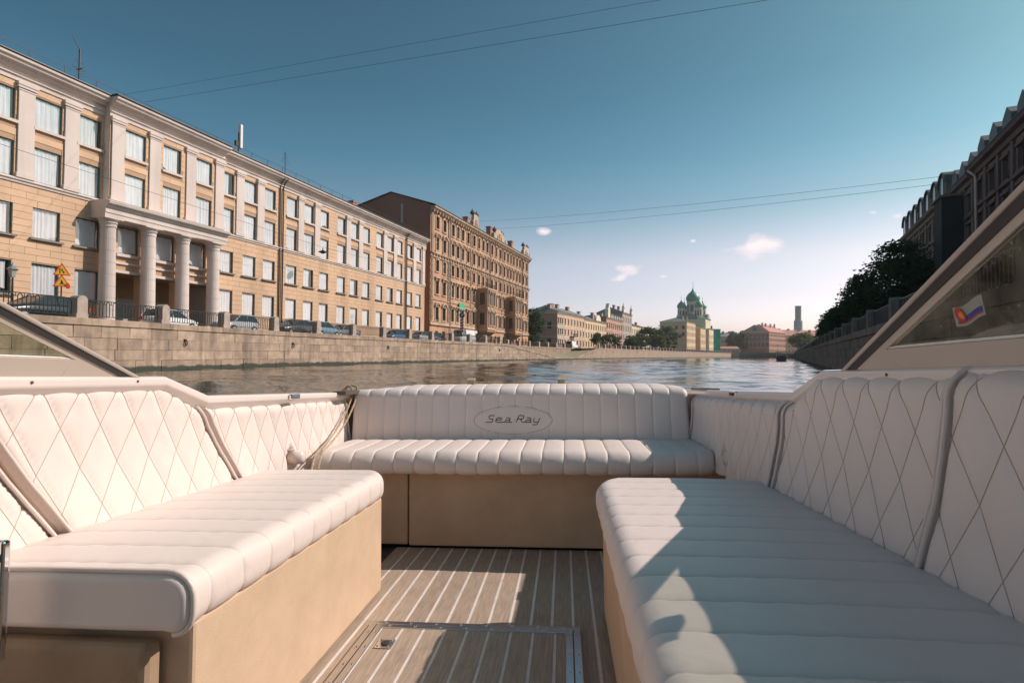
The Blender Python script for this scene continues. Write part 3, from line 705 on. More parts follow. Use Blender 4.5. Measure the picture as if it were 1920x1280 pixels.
def hood_mesh(kind):
    def mk():
        b = MB(); h = {'arch': 2.0, 'tri': 2.35, 'flat': 2.1, 'key': 1.8, 'round': 1.95, 'plain': 1.4}[kind]; w = wp
        b.box(-w/2-.17, -w/2-.002, -.09, 0, -.05, h+.02); b.box(w/2+.002, w/2+.17, -.09, 0, -.05, h+.02)
        b.box(-w/2-.22, w/2+.22, -.16, 0, -.22, -.055)
        if kind in ('arch', 'tri'):
            b.box(-w/2-.35, w/2+.35, -.2, 0, h+.05, h+.17)
            if kind == 'arch':
                pr = [(1.0*math.cos(q), h+.175+.72*math.sin(q)) for q in np.linspace(0, pi, 11)]; pi_ = [(.72*math.cos(q), h+.175+.46*math.sin(q)) for q in np.linspace(pi, 0, 11)]
            else: pr = [(1.05, h+.175), (0, h+.95), (-1.05, h+.175)]; pi_ = [(-.62, h+.2), (0, h+.66), (.62, h+.2)]
            n = len(pr)
            for i in range(n-1):
                a, c, d, e = pr[i], pr[i+1], pi_[n-1-(i+1)], pi_[n-1-i]
                b.prism([a, c, d, e], -.34, 0, lambda x, z, y: (x, y, z))
            b.lathe([(.22, 0), (.24, .12), (.1, .3)], 8, (0, -.12, h+.2))
        elif kind == 'flat':
            b.box(-w/2-.36, w/2+.36, -.36, 0, h+.42, h+.6)
            for sx in (-1, 1): b.frustum((sx*.62-.12, sx*.62+.12, -.16, 0), h-.05, (sx*.62-.14, sx*.62+.14, -.32, 0), h+.42)
            b.box(-w/2-.1, w/2+.1, -.08, 0, h+.1, h+.34)
        elif kind == 'round':
            for i in range(8):
                q0, q1 = pi*i/8, pi*(i+1)/8; R, r = w/2+.2, w/2+.005
                b.prism([(R*math.cos(q0), h-.12+.5*math.sin(q0)), (R*math.cos(q1), h-.12+.5*math.sin(q1)), (r*math.cos(q1), h-.12+.16*math.sin(q1)), (r*math.cos(q0), h-.12+.16*math.sin(q0))], -.13, -.001, lambda x, z, y: (x, y, z))
        else:
            b.box(-w/2-.2, w/2+.2, -.14, 0, h+.04, h+.2); b.frustum((-.12, .12, -.18, 0), h-.02, (-.18, .18, -.26, 0), h+.42)
        return b.mesh('surround', 'brown_trim')
    return cached(('hood', kind), mk)
for i, x in enumerate(cols2):
    for ri, (a, c) in enumerate(rows2):
        if ri in (1, 2) and in_bay(x): continue
        k = [None, 'arch' if i < 2 else ('tri' if i == 6 else 'flat'), 'flat', 'key', 'arch', 'round'][ri]
        window(B2, (0, 0, 0), 0, x, a, wp, c-a, .18, 'frame_white' if (i*7+ri*3) % 4 == 0 else 'frame_dark', 'glass_dark', hood=hood_mesh(k) if k else None)
        if ri == 4: o = MB().box(x-.8, x+.8, -.14, 0, a-.75, a-.3).build('apron', 'brown_trim', B2)
# string courses, cornice, dentils, quoins
for prof, m, nm in (([(0, 2.9), (-.25, 2.9), (-.28, 3.05), (-.12, 3.12), (-.12, 3.4), (-.2, 3.45), (-.2, 3.55), (0, 3.6)], 'brown_trim', 'string_course'),
                ([(0, 13.95), (-.2, 13.95), (-.2, 14.05), (-.08, 14.1), (-.08, 14.45), (-.36, 14.5), (-.42, 14.68), (0, 14.72)], 'brown_trim', 'string_course'),
                ([(0, 7.05), (-.12, 7.05), (-.14, 7.2), (0, 7.22)], 'brown_trim', 'string_course'),
                ([(0, 21.1), (-.12, 21.1), (-.14, 21.3), (-.35, 21.36), (-.62, 21.7), (-.8, 21.76), (-.85, 22.0), (0, 22.1)], 'brown_trim', 'cornice')):
    b = MB(); prof_x(b, prof, 0, W2+.2); b.build(nm, m, B2)
b = MB(); x = .3
while x < W2: b.box(x-.11, x+.11, -.55, -.13, 21.12, 21.5); b.box(x+.45, x+.62, -.3, -.05, 14.12, 14.46); x += 1.07
b.build('dentils', 'brown_trim', B2, kind='stuff')
b = MB()
for x in (.55, 6.95, 16.85, 26.7, 34.55, 48.4, 53.7):
    for k in range(20):
        z = 3.65+k*.52
        if not (13.7 < z < 14.8): b.box(x-.3-.1*(k % 2), x+.3+.1*(k % 2), -.1, 0, z, z+.42)
    b.box(x-.28, x+.28, -.12, 0, 14.75, 21.1)
b.build('quoins', 'dark_trim', B2, kind='stuff')
for x in (7.35, 27.0, 48.9): pipe(B2, x, .1, 21.6, -.2, 'pipe_pale' if x < 30 else 'pipe', .08)
for a, c in BAYS2:      # bay windows
    p_ = 2.1; o = MB().add([(a,-p_,2.6),(c,-p_,2.6),(c,0,2.6),(a,0,2.6),(a,-p_,10.9),(c,-p_,10.9),(c,0,10.9),(a,0,10.9)], [(0,3,2,1),(4,5,6,7),(0,1,5,4),(1,2,6,5),(3,0,4,7)]).build('bay_window', 'brown_stucco', B2)
    MB().prism([(0,1.3),(-p_+.3,2.3),(-p_-.1,2.6),(0,2.6)], a-.05, c+.05, lambda y, z, d: (d, y, z)).build('corbel', 'dark_trim', o)
    b = MB()
    for z in (2.95, 6.75, 10.75): b.box(a-.18, c+.18, -p_-.18, 0, z, z+.26)
    for x in (a, c): b.box(x-.1, x+.1, -p_-.1, -p_+.15, 3.2, 10.75)
    b.build('moulding', 'brown_trim', o)
    for z0, z1 in ((3.9, 6.2), (7.8, 10.1)):
        for x in (a+1.2, c-1.2):
            window(o, (0, -p_-.05, 0), 0, x, z0, wp, z1-z0, 0, 'frame_dark', 'glass_dark', hood=hood_mesh('tri' if z0 < 5 else 'flat'))
        window(o, (a-.04, 0, 0), -pi/2, 1.05, z0, .9, z1-z0, 0, 'frame_dark', 'glass_dark')
    b = MB(); n = 14
    for k in range(n+1):
        x = a+(c-a)*k/n; b.tube([(x, -p_, 11.0), (x, -p_, 11.9)], .03, 4)
    for k in range(6): b.tube([(a, -p_*k/6, 11.0), (a, -p_*k/6, 11.9)], .03, 4)
    b.tube([(a, 0, 11.9), (a, -p_, 11.9), (c, -p_, 11.9), (c, 0, 11.9)], .045, 4); b.build('balcony_railing', 'iron', o)
# end gable toward us and body
gp = [(0, 0), (20, 0), (20, 22.3), (16.2, 22.9), (14.5, 22.7), (7.2, 24.7), (0, 22.3)]
b = MB().add([(0, y, z) for y, z in gp], [tuple(range(len(gp)))]); b.build('gable_wall', 'gable_paint', B2)
b = MB(); b.add([(W2, y, z) for y, z in gp], [tuple(range(len(gp)))[::-1]]); b.add([(0,20,0),(W2,20,0),(W2,20,22.3),(0,20,22.3)], [(0,3,2,1)]); b.build('rear_walls', 'gable_paint', B2)
rr = [(-.9, 22.1), (-.9, 22.2), (7.2, 24.85), (14.5, 22.85), (20.2, 22.4), (20.2, 22.3), (14.5, 22.72), (7.2, 24.72)]
b = MB(); prof_x(b, rr, -.25, W2+.3); rf2 = b.build('roof', 'roof_dark', B2)
MB().box(-.06, 0, 5.0, 5.4, 19.6, 22.7).build('vent_slot', 'porch_wall', B2)
for x, y, h in ((2, 16, 24.2), (22, 3.2, 25.2), (33, 2.5, 25.6), (44.5, 1.5, 24.6)):
    b = MB().box(x-.6, x+.6, y-.5, y+.5, 21.8, h).box(x-.7, x+.7, y-.6, y+.6, h, h+.25); b.build('chimney', 'wall_brick', rf2)
for xc, w_, h_ in ((18.2, 3.4, 24.6), (31.5, 7.5, 24.3), (50.9, 5.2, 24.4)):
    pr = [(-w_/2, 22.1), (w_/2, 22.1), (w_/2, 22.9), (w_/2-.25, 23.4), (w_*.34, 23.5), (w_*.3, h_-.1), (w_*.12, h_+.2), (-w_*.12, h_+.2), (-w_*.3, h_-.1), (-w_*.34, 23.5), (-w_/2+.25, 23.4), (-w_/2, 22.9)]
    o = MB().prism([(xc+a, z) for a, z in pr], -.45, .1, lambda x, z, y: (x, y, z)).build('roof_gable', 'brown_trim', B2)
    b = MB()
    for sx in (-.3, .3): b.lathe([(.1, 0), (.42, .1), (.48, .45), (.2, .8), (.05, 1.1)], 10, (xc+sx*w_, -.1, h_+.1-(.5 if w_ > 6 else .1)))
    b.build('roof_dome', 'roof_dark', o); MB().box(xc-.45, xc+.45, -.5, -.44, 22.6, 23.7).build('niche', 'dark_trim', o)
    for k in range(4): MB().box(xc-w_/2+.2+k*(w_-.4)/3-.12, xc-w_/2+.2+k*(w_-.4)/3+.12, -.58, -.45, 22.15, 23.2).build('pilaster', 'brown_trim', o)
MB().box(14.6, 19.0, -.55, -.1, 2.15, 2.65).build('awning', 'sign_white', B2)
tag(MB().box(-1.15, 1.15, -.12, 0, -.6, .6).build('shop_sign', 'sign_green', None, loc=at(B2.location, PHI2, 12.1, -.22, 6.75), rz=PHI2), 'small green shop sign on the brown facade', 'sign')
def on_b2(x, y, z): return at(B2.location, PHI2, x, y, z)

# --- generic town houses ---------------------------------------------------
def house(name, label, P, phi, W, H, D, rows, ncol, m, ww=1.0, roof='roof_metal', rise=2.2, side=None, trim='trim_cream', fm='frame_dark', chim=2, cols=None, z=STREET, cat='building', bands=True, gl='glass_dark', over=.35, surround=True):
    r = thing(name, label, cat, (P[0], P[1], z), phi)
    cols = cols or [W*(i+.5)/ncol for i in range(ncol)]
    facade(r, (0,0,0), 0, W, H, [(x-ww/2, x+ww/2, a, c) for x in cols for a, c in rows], m, .2)
    b = MB()
    if surround:
        for x in cols:
            for a, c in rows:
                pass
    for x in cols:
        for a, c in rows:
            f = window(r, (0,0,0), 0, x, a, ww, c-a, .12, fm, gl)
            if surround:
                def mk(w=ww, h=c-a):
                    q = MB(); q.box(-w/2-.14, -w/2-.002, -.07, 0, 0, h); q.box(w/2+.002, w/2+.14, -.07, 0, 0, h); q.box(-w/2-.2, w/2+.2, -.16, 0, h+.01, h+.2); q.box(-w/2-.18, w/2+.18, -.14, 0, -.16, -.01); return q.mesh('surround', trim)
                put('surround', cached(('sur', ww, round(c-a, 3), trim), mk), f, (0, -.12, 0))
    x0 = 0
    b = MB().add([(0,0,0),(W,0,0),(W,D,0),(0,D,0),(0,0,H),(W,0,H),(W,D,H),(0,D,H)], [(1,2,6,5),(2,3,7,6)] + ([] if side else [(3,0,4,7)])); b.build('rear_walls', m, r)
    if side:
        n, srows, sw = side
        sc_ = [D*(i+.5)/n for i in range(n)]
        facade(r, (0, D, 0), -pi/2, D, H, [(x-sw/2, x+sw/2, a, c) for x in sc_ for a, c in srows], m, .2, 'end_wall')
        for x in sc_:
            for a, c in srows: window(r, (0, D, 0), -pi/2, x, a, sw, c-a, .12, fm, gl)
    b = MB()
    prof_x(b, [(0, H-.5), (-.15, H-.48), (-.2, H-.2), (-.45, H-.15), (-.5, H), (0, H+.02)], -.25, W+.05)
    if side: b.prism([(0, H-.5), (-.15, H-.48), (-.2, H-.2), (-.42, H-.15), (-.46, H-.003), (0, H+.017)], -.3, D, lambda q, zz, d: (q-.002, d, zz))
    b.build('cornice', trim, r)
    if bands:
        b = MB()
        for a, c in rows[1:]:
            prof_x(b, [(0, a-.75), (-.1, a-.73), (-.1, a-.56), (0, a-.55)], -.1 if side else .01, W-.01)
            if side: b.box(-.098, 0, 0, D, a-.748, a-.562)
        b.build('string_course', trim, r)
    e = over
    rf = MB()
    if rise > 0: rf.add([(-e,-.5-e*.3,H+.03),(W+.02,-.5-e*.3,H+.03),(W+.02,D+e,H+.03),(-e,D+e,H+.03),(min(W*.3, D*.4) if side else -e,D*.5,H+rise),(W+.02,D*.5,H+rise)], [(0,1,5,4),(2,3,4,5),(3,0,4),(1,2,5),(0,3,2,1)])
    else: rf.box(-e, W+e, -e-.4, D+e, H+.03, H+.2)
    ro_ = rf.build('roof', roof, r)
    rn = random.Random(int(W*100))
    for k in range(chim):
        x = W*(k+.7)/(chim+.4); y = D*rn.uniform(.25, .5); hh = H+max(rise, .5)*.9+rn.uniform(.4, 1.4)
        MB().box(x-.8, x+.8, y-.45, y+.45, H+.1, hh).box(x-.9, x+.9, y-.55, y+.55, hh, hh+.2).build('chimney', 'wall_brick' if k % 2 else 'wall_grey', ro_)
    return r
PH = math.atan2(1, .44); ux, uy = math.cos(PH), math.sin(PH)
def rowpt(d): return (12.7+.44*(d-160), d)
def rl(d0, d1): return (d1-d0)*math.hypot(1, .44)
rowspec = [
 ('corner_house', 'low rosy corner house with end wall toward the slipway', 160, 164.8, 10.4, 'wall_tan', 3, dict(side=(2, [(5.6, 7.6), (1.2, 2.8)], 1.2), rise=1.8, D=9.5)),
 ('town_house', 'pink town house with small iron balcony and grey metal roof', 165, 184.8, 10.4, 'wall_pink', 7, dict(rise=2.4)),
 ('town_house', 'ochre town house with curved pediment next to white pattern facade', 185, 210, 10.0, 'wall_ochre', 9, dict(rise=2.0)),
 ('town_house', 'red and cream checkered facade house with toothed parapet', 210.2, 234.5, 12.2, 'wall_brick', 8, dict(rise=1.0, ww=1.5)),
 ('town_house', 'grey taller narrow house with two finials on its front', 234.7, 251.5, 15.8, 'wall_grey', 4, dict(rise=2.4)),
 ('town_house', 'pale far house with dark roof at end of row', 251.7, 283, 11.6, 'wall_cream', 9, dict(rise=2.0, roof='roof_dark'))]
for nm, lb, d0, d1, H, m, nc, kw in rowspec:
    kw = dict(kw); D = kw.pop('D', 11); nr = 3; fh = (H-1.2)/nr
    rows = [(.9+i*fh, .9+i*fh+fh*.58) for i in range(nr)]
    if H > 15: fh = (H-1.2)/4; rows = [(.9+i*fh, .9+i*fh+fh*.6) for i in range(4)]
    W = rl(d0, d1)
    h_ = house(nm, lb, rowpt(d0), PH, W, H, D, rows, nc, m, **kw)
    if 'balcony' in lb:
        b = MB().box(6, 10.5, -1.1, 0, 3.6, 3.75)
        for k in range(16): b.tube([(6+.3*k, -1.05, 3.75), (6+.3*k, -1.05, 4.6)], .03, 4)
        b.tube([(6, 0, 4.6), (6, -1.05, 4.6), (10.5, -1.05, 4.6), (10.5, 0, 4.6)], .04, 4); b.build('balcony', 'iron', h_)
    if 'pediment' in lb:
        MB().prism([(W*.55+3.2*math.cos(q), H+2.1*math.sin(q)) for q in np.linspace(0, pi, 13)], -.5, .3, lambda x, z, y: (x, y, z)).build('pediment', 'trim_cream', h_)
        MB().lathe([(.55, -.62), (.6, -.5)], 12).build('roundel', 'wall_ochre', h_, loc=(W*.55, 0, H+.9)).rotation_euler = (0, 0, 0)
    if 'checkered' in lb:
        b = MB(); k = 0
        for i in range(int(W/.9)):
            for j in range(int(H/.8)):
                x, z = .2+i*.9, .4+j*.8
                if (i+j) % 2 == 0 and not any(x+.55 > c-.95 and x < c+.95 and z+.5 > a-.3 and z < e+.3 for c in [W*(q+.5)/nc for q in range(nc)] for a, e in rows): b.box(x, x+.55, -.06, 0, z, z+.5)
        b.build('pale_bricks', 'trim_cream', h_, kind='stuff')
        for i in range(9): MB().prism([(-.5, 0), (.5, 0), (.5, .8), (0, 1.5), (-.5, .8)], -.4, 0, lambda x, z, y: (x, y, z)).build('merlon', 'trim_cream', h_, loc=(1+i*(W-2)/8, 0, H))
        MB().prism([(-1.6, 0), (1.6, 0), (1.6, 3.0), (.8, 3.8), (0, 5.2), (-.8, 3.8), (-1.6, 3.0)], -.7, .5, lambda x, z, y: (x, y, z)).build('gable', 'trim_cream', h_, loc=(1.7, 0, H))
    if 'finials' in lb:
        for x in (1.5, W-1.5): MB().box(x-.9, x+.9, -.4, .5, H, H+1.6).lathe([(.5, H+1.6), (.7, H+2.2), (.2, H+3.2), (.04, H+4.2)], 8, (x, 0, 0)).build('finial', 'trim_cream', h_)

# --- far end of the canal: church, houses, bridge, tower -------------------
PHC = math.atan2(1, .54)
house('yellow_house', 'yellow cornered house with pale banded walls in front of church', (92.2, 300), PHC, 24, 16.3, 14.2, [(1.2, 3), (5, 7), (8.6, 10.6), (12.2, 14)], 7, 'wall_ochre', side=(4, [(8.6, 10.4), (12.2, 14)], 1.2), rise=2.4, roof='roof_metal', chim=2)
house('yellow_wing', 'narrow yellow wing stepping forward beside the cornered house', (107.2, 323.5), PHC, 16, 14.2, 12, [(1.2, 3), (5, 7), (8.6, 10.6)], 4, 'wall_ochre', side=(1, [(5, 7), (8.6, 10.6)], 1.0), rise=1.2, roof='roof_green', chim=0)
house('yellow_wing', 'pale yellow end wing nearest to green scaffold netting', (118.2, 341), PHC, 16, 14.4, 11, [(1.2, 3), (5, 7), (8.6, 10.6)], 4, 'wall_cream', side=(1, [(5, 7), (8.6, 10.6)], 1.0), rise=1.2, roof='roof_green', chim=0)
CH = thing('domed_church', 'cream church with green onion domes and thin crosses', 'church', (112, 352, STREET), PHC)
MB().box(-9, 9, -9, 9, 0, 20.5).build('body', 'wall_cream', CH)
b = MB(); b.frustum((-9.6, 9.6, -9.6, 9.6), 20.52, (-4, 4, -4, 4), 23.4); b.build('roof', 'roof_green', CH)
b = MB()
for s1 in range(4):
    q = pi/2*s1; c, s = math.cos(q), math.sin(q)
    pr = [(4.2*math.cos(a), 20.2+3.4*math.sin(a)) for a in np.linspace(0, pi, 11)]
    b.prism(pr, -9.3, -5, lambda x, z, y: (x*c-y*s, x*s+y*c, z))
b.build('arched_gables', 'roof_metal', CH)
def onion(R, hh):  # profile from base
    return [(R*f, hh*t) for f, t in ((.80, 0), (.93, .06), (1.0, .16), (.99, .26), (.90, .38), (.74, .50), (.52, .60), (.32, .69), (.17, .78), (.08, .88), (.035, 1.0))]
def tower(x, y, zb, r, hd, R, hh):
    d = MB().lathe([(r*1.12, 0), (r*1.12, .5), (r, .6), (r, hd-1.0), (r*1.1, hd-.8), (r*1.12, hd-.3), (r*1.02, hd)], 24).build('drum', 'trim_cream', CH, loc=(x, y, zb), smooth=False)
    dm = MB().lathe(onion(R, hh), 28).build('onion_dome', 'roof_green', CH, loc=(x, y, zb+hd), smooth=True)
    MB().tube([(0,0,hh-.2), (0,0,hh+R*.75)], .09, 5).tube([(-R*.16,0,hh+R*.5), (R*.16,0,hh+R*.5)], .07, 5).build('cross', 'frame_dark', dm)
    n = 8
    for k in range(n):
        q = 2*pi*k/n; w_ = r*.26
        o = MB().prism([(-w_, 0), (w_, 0), (w_, hd*.42)] + [(w_*math.cos(a), hd*.42+w_*math.sin(a)) for a in np.linspace(.4, pi-.4, 5)] + [(-w_, hd*.42)], -.12, .3, lambda x, z, yy: (x, yy, z)).build('window', 'glass_dark', d, loc=(math.sin(q)*r*.985, -math.cos(q)*r*.985, hd*.24), rz=q)
        q2 = q+pi/n; MB().box(-.18*r, .18*r, -.16, .2, hd*.08, hd*.82).build('pier', 'trim_cream', d, loc=(math.sin(q2)*r*.98, -math.cos(q2)*r*.98, 0), rz=q2)
tower(0, 0, 22.9, 3.55, 8.7, 4.25, 8.9)
for x, y in ((-6.2, -4.6), (6.2, -4.6), (-4.6, 6.2), (4.6, 6.2)):
    tower(x, y, 20.9, 2.05, 6.4, 2.5, 5.6)
GN = thing('netted_building', 'small tower block wrapped in bright green scaffold netting', 'building', (126.2, 360, STREET), PHC-.9)
vs_, fs_ = [], []; rn = random.Random(3)
ring = [(0, 0), (1.5, -.05), (3, 0), (4.5, .05), (6.2, 0), (6.25, 2), (6.2, 4), (6.25, 6), (6.2, 8), (3, 8.1), (0, 8), (-.05, 6), (0, 4), (-.05, 2)]
for j in range(9):
    for x, y in ring: vs_.append((x+rn.uniform(-.12, .12), y+rn.uniform(-.12, .12), j*1.85))
n = len(ring)
for j in range(8):
    for i in range(n): fs_.append((j*n+i, j*n+(i+1) % n, (j+1)*n+(i+1) % n, (j+1)*n+i))
fs_.append(tuple(range(8*n, 9*n)))
MB().add(vs_, fs_).build('netting', 'netting', GN); MB().box(-.3, 6.5, -.3, 8.3, 14.9, 15.1).build('roof', 'netting', GN); MB().box(1, 2.4, 3, 4.4, 15.1, 17.3).build('chimney', 'roof_dark', GN)
house('mansard_house', 'long far building with grey dormered mansard roof', (164, 480), 0, 36, 14.5, 10, [(1, 3), (5, 7), (9, 11)], 9, 'wall_ochre', rise=3.4, roof='roof_metal', chim=6)
house('low_shed', 'low pale roofed pavilion beyond the bridge left end', (139, 408), 0, 24, 3.4, 7, [(.6, 2.4)], 8, 'wall_tan', rise=1.6, roof='roof_red', chim=0, bands=False)
RBD = house('red_roof_building', 'tan gabled building with red roof and brick panels beyond bridge', (193.5, 428), PHC-.25, 38, 16.5, 21, [(1.2, 3.2), (5.2, 7.4), (9.4, 11.6), (13, 14.8)], 10, 'wall_brick', ww=1.5, side=(7, [(5.2, 9.2), (10.6, 14.4)], 1.7), rise=6.5, roof='roof_red', chim=4)
MB().prism([(0, 16.55), (21, 16.55), (10.5, 22.2)], -.35, -.05, lambda y, z, d: (d, y, z)).build('gable', 'wall_tan', RBD)
MB().lathe([(1.5, 0), (1.5, .12)], 14).build('round_window', 'glass_dark', RBD, loc=(-.4, 10.5, 18.7)).rotation_euler = (0, -pi/2, 0)
house('red_roof_wing', 'long low red-roofed wing behind the yellow-green tree', (214, 461), .12, 46, 15.2, 12, [(1.2, 3.2), (5.2, 7.2), (9.4, 11.4)], 14, 'wall_pink', rise=4.6, roof='roof_red', chim=5)
TW = thing('round_tower', 'grey-green round tower under repair behind red roofs', 'tower', (302, 600, STREET))
MB().lathe([(3.0, 36), (3.0, 50.5), (3.15, 50.6), (3.15, 51.2), (2.6, 51.3)], 20).build('shaft', 'tower_grey', TW)
MB().lathe([(5.2, 10), (5.0, 22), (4.2, 28), (4.2, 35), (3.6, 36.3)], 20).build('base', 'tower_grey', TW)
b = MB()
for k in range(9): b.lathe([(3.06, 37+k*1.6), (3.12, 37.1+k*1.6), (3.12, 37.35+k*1.6), (3.06, 37.4+k*1.6)], 20)
b.build('rings', 'wall_grey', TW)
# bridge
BR = thing('bridge', 'low dark arched bridge across the canal end', 'bridge', (155, 396, 0))
xa, xb = -1, 42.5
def arch(x): u = (x-20)/14.5; return 2.25*math.sqrt(max(0, 1-u*u)) - .2 if abs(u) < 1 else -.3
vs_, fs_ = [], []; n = 60
for i in range(n+1):
    x = xa+(xb-xa)*i/n; zb = arch(x); zt = 2.9+.75*math.sin(pi*i/n)
    vs_ += [(x, 0, zb), (x, 0, zt), (x, 9, zb), (x, 9, zt)]
for i in range(n):
    a = 4*i; fs_ += [(a, a+4, a+5, a+1), (a+1, a+5, a+7, a+3), (a+2, a+3, a+7, a+6), (a, a+2, a+6, a+4)]
MB().add(vs_, fs_).build('deck', 'roof_dark', BR)
b = MB(); prev = None
for i in range(n+1):
    x = xa+(xb-xa)*i/n; zt = 2.9+.75*math.sin(pi*i/n); b.tube([(x, .1, zt), (x, .1, zt+1.0)], .05, 4)
    if prev: b.tube([prev, (x, .1, zt+1.0)], .05, 4)
    prev = (x, .1, zt+1.0)
b.build('railing', 'iron', BR)
for x in (12, 30):
    MB().tube([(x, .1, 3.4), (x, .1, 8)], .08, 5).lathe([(.1, 8), (.3, 8.3), (.22, 8.8), (.05, 9)], 8, (x, .1, 0)).build('lamp_post', 'iron', BR)
MB().box(-3, 2.5, -1.5, 10, -.5, 2.85).build('abutment', 'granite', BR); MB().box(40.5, 46, -1.5, 10, -.5, 2.85).build('abutment', 'granite_grey', BR)

# --- right bank buildings (in shade) ---------------------------------------
PR = (17+.48*80, 80.0); PHR = math.atan2(-1, -.48)
def rp(s): k = math.hypot(1, .48); return (PR[0]-.48/k*s, PR[1]-1/k*s)
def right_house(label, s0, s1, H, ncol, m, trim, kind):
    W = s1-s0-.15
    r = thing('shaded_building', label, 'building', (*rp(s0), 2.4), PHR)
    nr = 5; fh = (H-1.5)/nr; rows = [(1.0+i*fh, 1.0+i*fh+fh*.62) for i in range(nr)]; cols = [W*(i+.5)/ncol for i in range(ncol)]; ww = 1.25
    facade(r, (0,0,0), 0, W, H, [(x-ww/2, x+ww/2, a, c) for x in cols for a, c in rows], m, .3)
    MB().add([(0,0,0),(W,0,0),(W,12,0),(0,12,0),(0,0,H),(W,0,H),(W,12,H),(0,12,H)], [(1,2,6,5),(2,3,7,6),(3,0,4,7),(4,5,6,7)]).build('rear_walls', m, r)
    for x in cols:
        for a, c in rows:
            f = window(r, (0,0,0), 0, x, a, ww, c-a, .2, 'frame_dark', 'glass_dark')
            def mk(w=ww, h=c-a):
                q = MB(); q.box(-w/2-.2, -w/2-.002, -.1, 0, 0, h); q.box(w/2+.002, w/2+.2, -.1, 0, 0, h); q.box(-w/2-.3, w/2+.3, -.22, 0, h+.01, h+.25); q.box(-w/2-.25, w/2+.25, -.2, 0, -.2, -.01); return q.mesh('surround', trim)
            put('surround', cached(('rsur', round(c-a, 3), trim), mk), f, (0, -.2, 0))
    b = MB(); prof_x(b, [(0, H-.8), (-.2, H-.78), (-.25, H-.4), (-.6, H-.3), (-.7, H), (0, H+.04)], -.2, W+.1)
    prof_x(b, [(0, H-fh-1.0), (-.3, H-fh-.95), (-.3, H-fh-.75), (0, H-fh-.7)], -.1, W); b.build('cornice', trim, r)
    for k in range(ncol+1):
        x = min(max(W*k/ncol, .3), W-.3); MB().box(x-.28, x+.28, -.2, 0, .2, H-.85).build('pilaster', trim, r)
    if kind == 'dormers':
        for k in range(ncol):
            x = W*(k+.5)/ncol; R = W/ncol*.42
            pr = [(-R, H), (R, H), (R, H+1.5)] + [(R*math.cos(q), H+1.5+R*.8*math.sin(q)) for q in np.linspace(.15, pi-.15, 9)] + [(-R, H+1.5)]
            d = MB().prism([(x+a, z) for a, z in pr], -.25, 3.2, lambda xx, z, y: (xx, y, z)).build('dormer', m, r)
            MB().prism([(x+.48*a/R*1.0, H+.35+(z-H)*.72) for a, z in pr], -.32, -.24, lambda xx, z, y: (xx, y, z)).build('dormer_window', 'glass_dark', d)
            pr2 = [((R+.14)*math.cos(q), H+1.5+(R*.8+.14)*math.sin(q)) for q in np.linspace(0, pi, 11)] + [(R*math.cos(q), H+1.5+R*.8*math.sin(q)) for q in np.linspace(pi, 0, 11)]
            for i in range(10):
                q = [pr2[i], pr2[i+1], pr2[20-i], pr2[21-i]]
                MB().prism([(x+a, z+.002) for a, z in q], -.45, 3.2, lambda xx, z, y: (xx, y, z)).build('dormer_roof', 'roof_dark', d) if i in () else None
            b = MB()
            for i in range(10): b.prism([(x+a, z+.003) for a, z in (pr2[i], pr2[i+1], pr2[20-i], pr2[21-i])], -.45, 3.2, lambda xx, z, y: (xx, y, z))
            b.build('dormer_roof', 'roof_dark', d)
    else:
        MB().prism([(-.75, H+.03), (-.7, H+.15), (1.2, H+.35), (2.2, H+1.3), (8, H+1.5), (12, H+.1)], -.1, W, lambda y, z, d: (d, y, z)).build('roof', 'roof_dark', r)
        for k in range(0, ncol):
            x = W*(k+.5)/ncol
            MB().prism([(x-1.1, H+.1), (x+1.1, H+.1), (x+.95, H+1.6), (x, H+2.3), (x-.95, H+1.6)], .0, 3, lambda xx, z, y: (xx, y, z)).build('attic_dormer', 'roof_dark', r)
    return r, W, H
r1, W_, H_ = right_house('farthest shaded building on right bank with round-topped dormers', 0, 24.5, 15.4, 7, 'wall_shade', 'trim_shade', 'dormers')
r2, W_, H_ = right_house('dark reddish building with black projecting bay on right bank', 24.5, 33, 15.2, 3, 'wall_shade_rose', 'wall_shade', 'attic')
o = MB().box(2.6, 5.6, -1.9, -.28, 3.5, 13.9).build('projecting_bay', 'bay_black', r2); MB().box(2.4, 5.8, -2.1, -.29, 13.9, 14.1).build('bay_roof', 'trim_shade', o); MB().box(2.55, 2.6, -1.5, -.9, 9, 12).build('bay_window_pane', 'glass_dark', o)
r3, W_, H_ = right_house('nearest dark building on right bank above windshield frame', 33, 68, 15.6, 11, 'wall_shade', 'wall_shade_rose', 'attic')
pipe(r3, 1.2, .2, 15.2, -.3, 'pipe_pale', .09)

